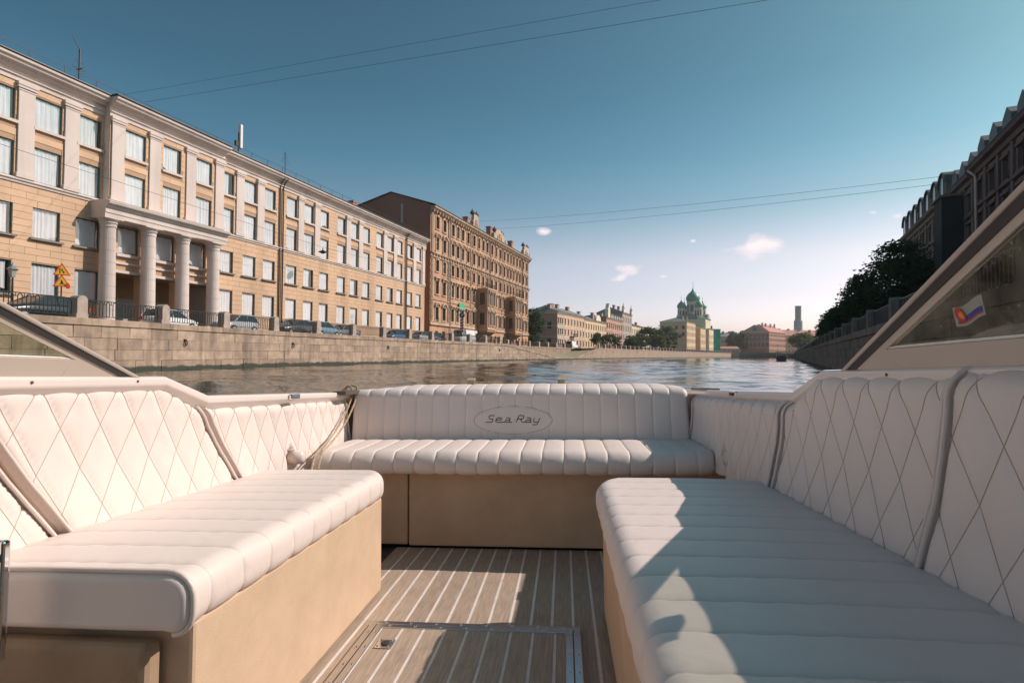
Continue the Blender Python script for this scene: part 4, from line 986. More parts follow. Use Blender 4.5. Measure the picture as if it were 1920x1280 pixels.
# ------------------------------------------------------------------ trees
def tree(name, label, loc, h, rx, ry, rz_, zc, n, leaf, m, seed, trunk=True, droop=0, group=None, clumps=60, spread=.5):
    rng = np.random.RandomState(seed); r = thing(name, label, 'tree', loc, 0, group)
    b = MB(); tr = .05*h**.9*.5
    b.tube([(0,0,-.3), (.1,0,zc*.4), (-.05,.1,zc*.8), (.1,0,zc+rz_*.4)], [tr, tr*.8, tr*.6, tr*.2], 8)
    for k in range(9):
        q = rng.rand()*6.28; z0 = zc*(.5+.5*rng.rand()); L = .75
        e = (rx*L*math.cos(q), ry*L*math.sin(q), zc+rz_*rng.uniform(-.4, .7)); mid = (e[0]*.5, e[1]*.5, z0*.4+e[2]*.6)
        b.tube([(0,0,z0), mid, e], [tr*.45, tr*.28, tr*.08], 5)
    b.build('trunk', 'bark', r)
    # clumps through the volume, denser near the outside
    d = rng.normal(size=(clumps, 3)); d /= np.linalg.norm(d, axis=1)[:, None]
    rad_ = rng.uniform(.35, 1.0, clumps)**.55*(1+.12*np.sin(d[:, 0]*5+seed)+.1*np.sin(d[:, 2]*7))
    C_ = d*rad_[:, None]*np.array([rx, ry, rz_]); C_[:, 2] += zc
    idx = rng.randint(0, clumps, n); sp = spread*(.6+.8*rng.rand(clumps))
    P = C_[idx] + rng.normal(size=(n, 3))*sp[idx][:, None]*np.array([1, 1, .55])
    if droop: out = np.hypot(P[:, 0]/rx, P[:, 1]/ry); P[:, 2] -= droop*out**2
    a = rng.normal(size=(n, 3)); a /= np.linalg.norm(a, axis=1)[:, None]
    c = np.cross(a, rng.normal(size=(n, 3))); c /= np.linalg.norm(c, axis=1)[:, None]
    a[:, 2] *= .6; s = leaf*rng.uniform(.6, 1.4, n)[:, None]
    V = np.stack([P-a*s, P+c*s*.5, P+a*s, P-c*s*.5], 1).reshape(-1, 3)
    me = bpy.data.meshes.new('crown'); me.from_pydata(V.tolist(), [], np.arange(4*n).reshape(-1, 4).tolist()); me.materials.append(MT[m])
    put('crown', me, r)
    return r
tree('tree', 'largest dark tree on right bank in front of the dormered building', (41.5, 61, 2.4), 12, 4.6, 4.6, 4.6, 6.2, 26000, .19, 'leaf_dark', 1, droop=1.2, clumps=150, spread=.55)
tree('tree', 'dark middle tree of right bank leaning over the fence', (40.6, 66, 2.4), 8, 3.3, 3.6, 3.4, 4.2, 20000, .19, 'leaf_dark', 2, droop=1.2, clumps=90, spread=.5)
tree('tree', 'dark low tree at the right bank nearest to the bridge', (41.3, 72, 2.4), 6, 2.0, 2.6, 2.0, 2.5, 8000, .19, 'leaf_dark', 3, droop=.8, clumps=70, spread=.5)
tree('tree', 'dark tree seen through the right windshield glass', (26.5, 28.5, 2.4), 6, 3.0, 3.0, 1.9, 3.3, 7000, .15, 'leaf_dark', 4, droop=.6, clumps=60, spread=.4)
tree('tree', 'dark tree between brown ornate building and corner house', (5.6, 151, STREET), 10, 2.6, 3.2, 4.8, 5.4, 4500, .3, 'leaf_dark', 5, clumps=60, spread=.5)
for i, (px, d, h, m, lb) in enumerate(((1118, 180, 5.2, 'leaf_mid', 'small street tree before the ochre town house'), (1134, 189, 4.8, 'leaf_mid', 'small street tree left of checkered house'), (1145, 196, 5.4, 'leaf_mid', 'small street tree in front of checkered house'), (1158, 204, 4.8, 'leaf_mid', 'small street tree at checkered house right edge'))):
    tree('tree', lb, ((px-960)/1067*d, d, STREET), h, 1.7, 1.7, 1.7, h-1.8, 1100, .32, m, 20+i, clumps=24, spread=.4, group='small street trees before the row of houses')
for i, (px, d, top, w, m, lb) in enumerate(((1182, 240, 6.5, 3.4, 'leaf_mid', 'leftmost bushy tree below the pale far house'), (1198, 250, 8, 4, 'leaf_mid', 'round leafy tree second from left of the far grove'), (1218, 262, 11.8, 5.4, 'leaf_mid', 'broad green tree left of yellow house'), (1232, 256, 7.5, 3.6, 'leaf_light', 'low pale green tree between the two broad trees'), (1252, 268, 11.8, 5.6, 'leaf_dark', 'broad dark tree covering yellow house lower wall'), (1377, 440, 17, 6, 'leaf_mid', 'far tree left of the red-roofed building'), (1392, 445, 19, 5.5, 'leaf_mid', 'taller far tree touching the red-roofed building'), (1506, 300, 10.5, 7.0, 'leaf_light', 'yellow-green tree beside the bridge right end'), (1522, 250, 6, 4.5, 'leaf_mid', 'low dark green shrub tree above far right quay'))):
    tree('tree', lb, ((px-960)/1067*d, d, STREET), top, w, w*.9, top*.43, top*.56, 3200, .0019*d, m, 40+i, clumps=50, spread=w*.13)

# ------------------------------------------------------------------ vehicles
def loft(stations):                      # (x, list of (y,z))
    b = MB(); n = len(stations[0][1]); vs_ = [(x, y, z) for x, s in stations for y, z in s]; fs_ = []
    for i in range(len(stations)-1):
        for k in range(n): k2 = (k+1) % n; fs_.append((i*n+k, i*n+k2, (i+1)*n+k2, (i+1)*n+k))
    fs_ += [tuple(range(n))[::-1], tuple(range((len(stations)-1)*n, len(stations)*n))]
    return b.add(vs_, fs_)
def car_sec(zt, hw, zb=.28):
    return [(-hw*.9, zb), (-hw*.985, zb+.12), (-hw, .62), (-hw*.965, zt-.12), (-hw*.86, zt), (hw*.86, zt), (hw*.965, zt-.12), (hw, .62), (hw*.985, zb+.12), (hw*.9, zb)]
CARM = {}
def car_meshes(kind):
    if kind in CARM: return CARM[kind]
    if kind == 'sedan': top = [(-2.25,.78,.74),(-2.15,1.0,.82),(-1.5,1.02,.87),(0,.98,.88),(1.0,.95,.88),(1.9,.84,.84),(2.2,.7,.72)]; g0, g1, zg = (-1.75, 1.05), (-1.05, .1), 1.45
    elif kind == 'hatch': top = [(-1.95,.8,.74),(-1.85,1.02,.8),(-1.0,1.0,.84),(.8,.98,.84),(1.6,.86,.8),(1.9,.7,.7)]; g0, g1, zg = (-1.85, .95), (-1.5, .1), 1.5
    else: top = [(-2.6,1.05,.92),(-2.55,1.25,.97),(0,1.25,.98),(1.5,1.2,.98),(2.35,1.05,.9),(2.6,.75,.8)]; g0, g1, zg = (-2.55, 2.15), (-2.5, 1.35), 2.15
    me = {}
    me['body'] = loft([(x, car_sec(z, w)) for x, z, w in top]).mesh('body', 'paint_black', True)
    hw = .74 if kind != 'van' else .88; ht = .58 if kind != 'van' else .80; zb = .97 if kind != 'van' else 1.24
    g = MB().frustum((g0[0], g0[1], -hw, hw), zb, (g1[0], g1[1], -ht, ht), zg); me['cabin_glass'] = g.mesh('cabin_glass', 'car_glass')
    r = MB(); r.frustum((g1[0]-.06, g1[1]+.06, -ht-.03, ht+.03), zg-.02, (g1[0]+.1, g1[1]-.1, -ht+.1, ht-.1), zg+.05)
    for sy in (-1, 1):
        for xa, xb in ((g0[0], g1[0]), (g0[1], g1[1])): r.tube([(xa, sy*(hw+.005), zb-.02), (xb, sy*(ht+.01), zg)], .045, 5)
        xm = (g0[0]+g0[1])*.5-.1; r.tube([(xm, sy*(hw+.005), zb-.02), (xm, sy*(ht+.01), zg)], .04, 5)
        if kind == 'van': r.add([(-2.56, sy*(hw+.02), zb-.05), (.6, sy*(hw+.02), zb-.05), (.6, sy*(ht+.02), zg), (-2.52, sy*(ht+.02), zg)], [(0,1,2,3)])
    me['roof'] = r.mesh('roof', 'paint_black')
    me['wheel'] = cached('wheel', lambda: MB().lathe([(.2, -.1), (.3, -.1), (.33, -.06), (.33, .06), (.3, .1), (.2, .1)], 18).mesh('wheel', 'tyre'))
    me['rim'] = cached('rim', lambda: MB().lathe([(.2, -.11), (.06, -.13), (.06, .13), (.2, .11)], 14).mesh('rim', 'aluminium'))
    me['front_light'] = cached('fl', lambda: MB().box(-.06, .06, -.2, .2, -.07, .07).mesh('headlight', 'light_clear'))
    me['rear_light'] = cached('rl', lambda: MB().box(-.07, .05, -.14, .14, -.11, .11).mesh('taillight', 'light_red'))
    me['dims'] = (top[0][0], top[-1][0]); CARM[kind] = me; return me
def car(label, pos, phi, kind, paint, cat='car', name='parked_car'):
    me = car_meshes(kind); r = thing(name, label, cat, pos, phi, 'cars parked along the quay')
    for p in ('body', 'roof'):
        k = (kind, p, paint)
        def mk(p=p):
            c = me[p].copy(); c.materials[0] = MT['paint_'+paint]; return c
        put(p, cached(k, mk), r)
    put('cabin_glass', me['cabin_glass'], r)
    x0, x1 = me['dims']
    for sx in (x0+.75, x1-.75):
        for sy in (-.78, .78):
            w = put('wheel', me['wheel'], r, (sx, sy, .33)); w.rotation_euler = (pi/2, 0, 0); put('rim', me['rim'], w)
    for sy in (-.58, .58):
        put('headlight', me['front_light'], r, (x1-.1, sy, .68)); put('taillight', me['rear_light'], r, (x0+.06, sy*1.08, .86))
    return r
def quay(px, d):                        # a spot on the left roadway, d metres ahead, heading along the quay
    _, a = pl_at(LW, LL, arc_of_y(LW, LL, d*.93)); return ((px-960)/1067*d, d, STREET-.25), a
for lb, px, d, kind, col, flip in (
  ('glossy black car parked behind the fence, leftmost', 72, 30.2, 'sedan', 'black', 1),
  ('white car seen behind railing right of the portico columns', 318, 41.2, 'hatch', 'white', 0),
  ('silver hatchback parked behind the panel right of third post', 440, 45.5, 'hatch', 'silver', 1),
  ('dark graphite sedan parked behind the quay railing', 550, 50.8, 'sedan', 'graphite', 1),
  ('pale blue car peeking out beside a granite post', 604, 55.5, 'hatch', 'pale_blue', 0),
  ('dark grey car in front of lower right peach windows', 641, 59.5, 'sedan', 'grey', 1),
  ('bright blue car behind railing near the peach building end', 740, 73, 'hatch', 'blue', 1),
  ('silver car parked before the brown building corner', 792, 78.0, 'sedan', 'silver', 0),
  ('black car parked right before the white van', 818, 83, 'hatch', 'black', 0)):
    p, a = quay(px, d); car(lb, p, a + (pi if flip else 0), kind, col)
p, a = quay(868, 87.0); car('white delivery van below the brown facade', p, a+pi, 'van', 'white', 'van', 'parked_van')
car('white van parked before the pink town house', (16.6, 156.5, STREET-.25), 1.1, 'van', 'white', 'van', 'parked_van')
for px, d, c, lb in ((1300, 285, 'white', 'far white car below the yellow house corner'), (1309, 297, 'silver', 'far silver car beyond the fence near church'), (1318, 312, 'white', 'farthest white car near the green netting')):
    p, a = quay(px, d); car(lb, p, a, 'hatch', c)

# small tour boat far off
TB = thing('tour_boat', 'small dark covered tour boat moored near the right quay', 'boat', (62.5, 132, 0), math.atan2(1, .48))
loft([(-4, [(-.9, .1), (-1.2, .9), (1.2, .9), (.9, .1)]), (1.5, [(-.9, -.1), (-1.3, .9), (1.3, .9), (.9, -.1)]), (3.6, [(-.4, .1), (-.8, 1.0), (.8, 1.0), (.4, .1)]), (4.4, [(-.05, .6), (-.1, 1.1), (.1, 1.1), (.05, .6)])]).build('hull', 'roof_dark', TB)
MB().box(-3.6, 1.4, -1.15, 1.15, 2.0, 2.12).build('canopy', 'rail_grey', TB)
for x in (-3.4, -1, 1.2):
    for y in (-1.05, 1.05): MB().tube([(x, y, .9), (x, y, 2.0)], .05, 5).build('canopy_post', 'rail_grey', TB)
MB().box(-3, 1, -.9, .9, .9, 1.25).build('bench', 'frame_dark', TB)

# ------------------------------------------------------------------ signs, lamps, wires
SG = thing('road_works_signs', 'two orange triangular road works warning signs on a quay post', 'sign', (-24.1, 30.6, STREET), 0)
MB().tube([(0, .06, 0), (0, .06, 2.95)], .035, 8).build('pole', 'iron', SG)
def tri(s): return [(-s/2, -s*.29), (s/2, -s*.29), (0, s*.58)]
for zc, sym in ((2.62, "road"), (2.0, "man")):
    p = MB().prism([(a, zc+z) for a, z in tri(.78)], 0, .03, lambda x, z, y: (x, y, z)).build('sign_plate', 'sign_red', SG)
    MB().prism([(a, zc+z) for a, z in tri(.60)], -.006, -.001, lambda x, z, y: (x, y, z)).build('sign_face', 'sign_yellow', p)
    b = MB()
    if sym == 'road':
        b.prism([(-.10, zc-.11), (-.06, zc-.11), (-.06, zc+.15), (-.10, zc+.15)], -.012, -.007, lambda x, z, y: (x, y, z))
        b.prism([(.07, zc-.11), (.11, zc-.11), (.11, zc-.03), (.03, zc+.04), (.03, zc+.15), (-.01, zc+.15), (-.01, zc+.02), (.07, zc-.05)], -.012, -.007, lambda x, z, y: (x, y, z))
    else:
        b.lathe([(.001, -.002), (.03, 0), (.001, .002)], 8, (.0, -.012, zc+.15))
        b.prism([(-.02, zc+.11), (.03, zc+.11), (.05, zc+.01), (.12, zc-.04), (.1, zc-.06), (.04, zc-.03), (.07, zc-.12), (.03, zc-.12), (0, zc-.04), (-.06, zc-.12), (-.1, zc-.12), (-.03, zc)], -.012, -.007, lambda x, z, y: (x, y, z))
        b.prism([(.08, zc-.12), (.2, zc-.12), (.14, zc-.06)], -.012, -.007, lambda x, z, y: (x, y, z))
    b.build('symbol', 'black', p)
SG.rotation_euler = (0, 0, .75); SG.location = (-24.55, 30.9, STREET)
bcn = MB().box(.2, .36, -.05, .08, 1.7, 1.92).box(.24, .32, -.03, .06, 1.92, 2.0).build('warning_lamp', 'sign_red', SG)
(x, y), a = pl_at(LW, LL, arc_of_y(LW, LL, 80.6))
RS = thing('keep_right_sign', 'round blue arrow sign over a red and white striped board', 'sign', (x-.5, y+.1, STREET), -.1)
MB().tube([(0, .1, 0), (0, .1, 3.9)], .04, 8).build('pole', 'iron', RS)
d_ = MB().lathe([(.4, -.02), (.4, .02)], 24).build('disc', 'sign_blue', RS, loc=(0, .02, 3.75)); d_.rotation_euler = (pi/2, 0, 0)
MB().prism([(-.2, -.14), (-.13, -.2), (.08, .02), (.16, -.06), (.2, .2), (-.06, .16), (.02, .08)], .021, .026, lambda x, y, z: (x, y, z)).build('arrow', 'sign_white', d_)
bd = MB().box(-.24, .24, 0, .05, 1.3, 3.3).build('board', 'sign_white', RS)
for k in range(5):
    z0 = 1.3+.4*k; MB().prism([(-.24, z0), (.24, z0+.16), (.24, min(3.3, z0+.38)), (-.24, min(3.3, z0+.22))], -.008, -.002, lambda x, z, y: (x, y, z)).build('stripe', 'dark_red', bd)
def wire(label, pts, r=.022, sag=.0):
    r *= .72; b = MB(); P = []
    for (a, c) in zip(pts, pts[1:]):
        for k in range(12):
            f = k/12; P.append((a[0]+(c[0]-a[0])*f, a[1]+(c[1]-a[1])*f, a[2]+(c[2]-a[2])*f-sag*4*f*(1-f)))
    P.append(pts[-1]); b.tube(P, r, 5)
    tag(b.build('overhead_wire', 'iron'), label, 'wire')
wire('upper of two thin wires crossing the sky at the top', [(-29.15, 42, 20.22), (7.84, 30, 20.12), (24, 24.8, 20.1)], .012)
wire('lower of two thin wires crossing the sky at the top', [(-28.2, 43, 20.12), (12.64, 28, 18.89), (25, 23.5, 18.5)], .014)
wire('upper wire from brown roof to the right bank building', [(-6.5, 112, 27.3), (39.3, 50, 17.3)], .022, .5)
wire('lower wire from brown roof to the right bank building', [(-6, 113, 25.9), (39.1, 52, 17.06)], .022, .5)
wire('street lamp cable along the peach facade', [(-34, 8, 12), (-27.3, 30, 12.1), (-20.1, 60, 12.3), (-9.2, 88, 12.5)], .018)
wire('thin cable sloping from peach roof down to the lamp cable', [(-29.4, 42, 19.6), (-22.6, 66, 17.5), (-14.2, 89, 18.5)], .014, .3)
for i, (d, lb) in enumerate(((60, 'dark pendant street lamp hanging before peach windows'), (95, 'small pendant lamp hanging before the brown facade'))):
    f = (d-30)/58; x = -27.3+18.1*f if i else -20.1
    L_ = MB().lathe([(.03, .0), (.05, -.25), (.12, -.3), (.42, -.42), (.45, -.5), (.3, -.5), (.22, -.6), (.05, -.66)], 14)
    tag(L_.build('pendant_lamp', 'black', None, True, loc=(x if not i else -6.2, d, 12.25)), lb, 'lamp')
LP = thing('street_lantern', 'small old lantern on a post behind the fence at left', 'lamp', (-29.6, 33.6, STREET))
MB().tube([(0,0,0), (0,0,2.6)], [.09, .05], 8).build('post', 'iron', LP); MB().lathe([(.14, 2.62), (.24, 3.05), (.24, 3.08)], 6).build('lantern_glass', 'porch_wall', LP); MB().lathe([(.32, 3.08), (.1, 3.3), (.06, 3.4), (.01, 3.55)], 6).build('lantern_cap', 'roof_metal', LP)

# ------------------------------------------------------------------ the boat we sit in
BM = Matrix(((.9956461, .09174715, -.0164716), (-.09101853, .99502251, .04056891), (.02011169, -.03889305, .99904097)))
BOAT = thing('motor_boat', 'open motor boat cockpit with pale quilted benches and striped teak floor', 'boat')
BOAT.matrix_world = Matrix.Translation(EYE - BM @ Vector((.25, 0, .80))) @ BM.to_4x4()
def dseam(t, seams): return min(abs(t-q) for q in seams)
def frange(a, b, st): n = max(1, round((b-a)/st)); return [a+(b-a)*i/n for i in range(n+1)]
def resample(pts, st):
    P = [Vector(p) for p in pts]; L = [0]
    for a, b in zip(P, P[1:]): L.append(L[-1]+(b-a).length)
    n = max(2, round(L[-1]/st)); out = []; j = 0
    for i in range(n+1):
        s = L[-1]*i/n
        while j < len(P)-2 and L[j+1] < s: j += 1
        out.append(P[j].lerp(P[j+1], (s-L[j])/max(1e-9, L[j+1]-L[j])))
    return out, L[-1]
def arc(cx, cz, r, a0, a1, n=8): return [(cx+r*math.cos(rad(a0+(a1-a0)*i/n)), cz+r*math.sin(rad(a0+(a1-a0)*i/n))) for i in range(n+1)]
class Pad:
    """an upholstered pad: profile (a,z) swept along t, pushed out along its normal by puff(t,s)"""
    def __init__(s, prof, ts, puff, mapf, sgn=1, st=.011, nprof=None):
        s.prof, s.ts, s.puff, s.mapf, s.sgn = prof, ts, puff, mapf, sgn
        _, L = resample(prof(ts[len(ts)//2]), st); s.n = nprof or max(3, round(L/st))
    def row(s, t):
        P = [Vector(p) for p in s.prof(t)]; L = [0]
        for a, b in zip(P, P[1:]): L.append(L[-1]+(b-a).length)
        return P, L
    def at_len(s, P, L, q):
        j = 0
        while j < len(P)-2 and L[j+1] < q: j += 1
        d = (P[j+1]-P[j]); l = max(1e-9, d.length); f = (q-L[j])/l
        p = P[j]+d*f
        e = .012; 
        return p, d/l
    def point(s, t, q, lift=0):
        P, L = s.row(t); q = min(max(q, 0), L[-1]); p, d = s.at_len(P, L, q)
        p2, d2 = s.at_len(P, L, min(q+.015, L[-1])); p1, d1 = s.at_len(P, L, max(q-.015, 0))
        d = (p2-p1).normalized() if (p2-p1).length > 1e-6 else d
        n = Vector((-d.y, d.x))*s.sgn; h = s.puff(t, q, L[-1])+lift
        return s.mapf(p.x+n.x*h, t, p.y+n.y*h)
    def build(s, name, m, parent, cap=True):
        vs_ = []; fs_ = []; n = s.n
        for t in s.ts:
            P, L = s.row(t); q = [L[-1]*i/n for i in range(n+1)]; base = [s.at_len(P, L, x)[0] for x in q]
            for i in range(n+1):
                d = (base[min(i+1, n)]-base[max(i-1, 0)]).normalized(); nn = Vector((-d.y, d.x))*s.sgn; h = s.puff(t, q[i], L[-1])
                vs_.append(s.mapf(base[i].x+nn.x*h, t, base[i].y+nn.y*h))
        w = n+1
        for i in range(len(s.ts)-1):
            for k in range(n): fs_.append((i*w+k, i*w+k+1, (i+1)*w+k+1, (i+1)*w+k))
        b = MB().add(vs_, fs_)
        if cap:
            b.add(vs_[:w], [tuple(range(w))]); b.add(vs_[-w:], [tuple(range(w))[::-1]])
        o = b.build(name, m, parent)
        o.data.polygons.foreach_set('use_smooth', [len(p.vertices) == 4 for p in o.data.polygons]); o.data.update()
        return o
def endfade(t, t0, t1, r=.02, a=.02):   # rolls the ends of a pad over
    d = min(t-t0, t1-t); return 0 if d > r else -(a-math.sqrt(max(0, a*a-(a*(1-d/r))**2)))
def pad_ts(t0, t1, st=.009, seams=()):
    q = frange(t0, t1, st) + [t0+.001, t0+.003, t0+.006, t0+.011, t1-.011, t1-.006, t1-.003, t1-.001]
    for e in seams:
        if t0 < e < t1: q = [x for x in q if abs(x-e) > .0075 or x < t0+.012 or x > t1-.012] + [e, e-.0018, e+.0018, e-.005, e+.005]
    return sorted(x for x in set(q) if t0 <= x <= t1)

# --- side benches
def bench(sgn, y0, y1, xf, xb, seam0, nm_, roundaft):
    seams = [seam0+.112*i for i in range(-3, 26)]
    def prof(t):
        d = max(0, roundaft-(y1-t)); ins = roundaft-math.sqrt(max(0, roundaft**2-d*d)) if roundaft else 0
        f = xf+ins*.9
        return [(xb+.02, .40), (xb, .436), (xb-.06, .443), (f+.30, .447)] + arc(f+.038, .447-.040, .040, 90, 180, 9) + arc(f+.03, .380, .032, 180, 255, 4) + [(f+.10, .347), (xb, .347)]
    def puff(t, s, L):
        e = endfade(t, y0, y1+.05, .016, .014) + endfade(t, y0-.05, y1, .030, .022); d = dseam(t, seams)
        if s > L-(xb-xf-.04): return e
        return .0032*(1-math.exp(-d/.0035)) + .0030*(1-math.exp(-d/.028)) - .003 + .0011*math.exp(-d/.011)*math.sin(s*95+t*31) + e
    p = Pad(prof, pad_ts(y0, y1, .009, seams), puff, lambda a, t, z: (sgn*a, t, z), 1 if True else -1, .012)
    p.sgn = -1
    o = p.build(nm_, 'vinyl', BOAT)
    b = MB(); P, L = p.row(y0+.03); b.tube([p.point(y0+.012, q, .004) for q in frange(.02, L[-1]-(xb-xf)+.03, .012)], .0055, 6); b.build('piping', 'piping_vinyl', o, True)
    return p
pl_ = bench(-1, .985, 2.185, .43, .955, 1.06, 'bench_cushion', .11)
pr_ = bench(1, .15, 2.05, .352, .915, .16, 'bench_cushion', .13)
# bench bases
bevel(MB().box(-1.0, -.443, 1.03, 2.13, .012, .353).build('bench_base', 'carpet', BOAT), .008)
bevel(MB().box(.372, .96, .2, 1.98, .012, .353).build('bench_base', 'carpet', BOAT), .008)
bevel(MB().box(-1.0, -.495, .975, 1.02, .02, .33).build('base_door', 'carpet_dark', BOAT), .012)
h_ = MB().box(-.745, -.70, .90, .915, .33, .53).build('bracket', 'chrome', BOAT); bevel(h_, .004)
for z in (.36, .43, .50): MB().lathe([(.008, 0), (.008, .004), (.004, .006)], 10).build('screw', 'chrome', h_, loc=(-.712, .899, z)).rotation_euler = (pi/2, 0, 0)

# --- stern seat and back
sx = [-.915+.0965*i for i in range(20)]
def st_puff(t, s, L):
    e = endfade(t, -.915, .918, .03, .024); d = dseam(t, sx)
    if s > L-.2: return e
    return .0035*(1-math.exp(-d/.0035)) + .0034*(1-math.exp(-d/.026)) - .004 + .0011*math.exp(-d/.011)*math.sin(s*95+t*31) + e
def st_prof(t):
    d = max(0, .10-(.918-t)); ins = .10-math.sqrt(max(0, .01-d*d)) if d > 0 else 0
    f = 2.545+ins*.8+.006*math.sin(t*9)
    return [(3.10, .43), (3.075, .468), (2.95, .472), (2.72, .466)] + arc(f+.062, .466-.064, .064, 90, 180, 9) + arc(f+.03, .395, .03, 180, 255, 4) + [(f+.1, .365), (f+.3, .365)]
ps = Pad(st_prof, pad_ts(-.915, .918, .009, sx), st_puff, lambda a, t, z: (t, a, z), -1, .012); ps.sgn = -1
seat_o = ps.build('stern_seat_cushion', 'vinyl', BOAT)
bx_ = [-.93+.0915*i for i in range(21)]
ELC = (-.03, .115); ELA, ELB = .212, .074
def ell(t, s): return ((t-ELC[0])/ELA)**2+((s-ELC[1])/ELB)**2
def bk_puff(t, s, L):
    d = dseam(t, bx_); g = .0035*(1-math.exp(-d/.0035)) + .0032*(1-math.exp(-d/.024)) - .003 + endfade(t, -.93, .905, .025, .020)
    e = ell(t, s)
    if s > L-.15: return 0
    if e < 1.0: return .0035*min(1, (1-e)/.08)
    if e < 1.15: return g*((e-1)/.15)
    return g
def bk_prof(t):
    rise = .004*math.sin((t+.93)*2); cr_ = .02*(1-((t)/.93)**2)
    lw = .035*max(0, 1-(t+.93)/.3)+.02*max(0, 1-(.905-t)/.12)
    return [(3.07, .455), (3.075, .47), (3.09, .58), (3.105, .675+rise)] + arc(3.155, .685+rise, .05, 180, 100, 7) + [(3.25+cr_, .752+rise-lw*.6), (3.36, .757+rise-lw), (3.40, .74-lw), (3.41, .66)]
pk = Pad(bk_prof, pad_ts(-.93, .905, .0075, bx_), bk_puff, lambda a, t, z: (t, a, z), 1, .008)
back_o = pk.build('stern_backrest', 'vinyl', BOAT)
b = MB(); b.tube([pk.point(ELC[0]+ELA*1.0*math.cos(q), ELC[1]+ELB*1.0*math.sin(q), .0012) for q in np.linspace(0, 2*pi, 90)], .0016, 5); b.build('oval_seam', 'thread', back_o)
# script lettering inside the oval
strokes = [[(1.0,1),(.28,1),(.12,.9),(.16,.62),(.3,.53),(.8,.5),(.9,.4),(.82,.08),(.7,0),(-.25,0)],
 [(1.4,.35),(2.15,.35),(2.25,.56),(2.12,.66),(1.62,.66),(1.42,.52),(1.36,.12),(1.5,0),(2.95,0)],
 [(2.95,.66),(3.5,.66),(3.64,.55),(3.58,0),(2.98,0),(2.88,.1),(2.98,.32),(3.6,.34)], [(3.58,0),(4.1,0)],
 [(4.42,.36),(4.5,.36)],
 [(4.75,0),(4.95,1),(5.7,1),(5.83,.86),(5.76,.58),(5.6,.5),(4.87,.5)], [(5.3,.5),(5.72,0),(6.3,0)],
 [(6.3,.66),(6.85,.66),(6.99,.55),(6.93,0),(6.33,0),(6.23,.1),(6.33,.32),(6.95,.34)], [(6.93,0),(7.25,0)],
 [(7.5,.66),(7.5,.14),(7.62,0),(8.3,0)], [(8.42,.66),(8.25,-.2),(8.1,-.36),(7.4,-.36)]]
b = MB()
for st_ in strokes:
    P, L_ = resample([(x+.22*y, y, 0) for x, y in st_], .12)
    b.tube([pk.point(ELC[0]+(q.x-4.2)*.0335, ELC[1]-.012+q.y*.036, .0012) for q in P], .0019, 6)
b.build('lettering', 'badge_ink', back_o)
# stern bulkhead panels
bevel(MB().box(-.99, -.502, 2.70, 2.75, .012, .372).build('bulkhead_panel', 'carpet', BOAT), .006)
bevel(MB().box(-.492, .99, 2.685, 2.75, .012, .372).build('bulkhead_panel', 'carpet', BOAT), .006)
for x in (-.30, .232):
    b = MB(); w = .021
    P = [(3.41, .70), (3.40, .765), (3.385, .792), (3.36, .797), (3.335, .785), (3.335, .758)]
    for (a, c), (d, e) in zip(P, P[1:]): b.prism([(a, c), (d, e), (d+.003, e-.006), (a+.003, c-.006)], x-w, x+w, lambda y, z, q: (q, y, z))
    b.build('strap', 'rope', BOAT)

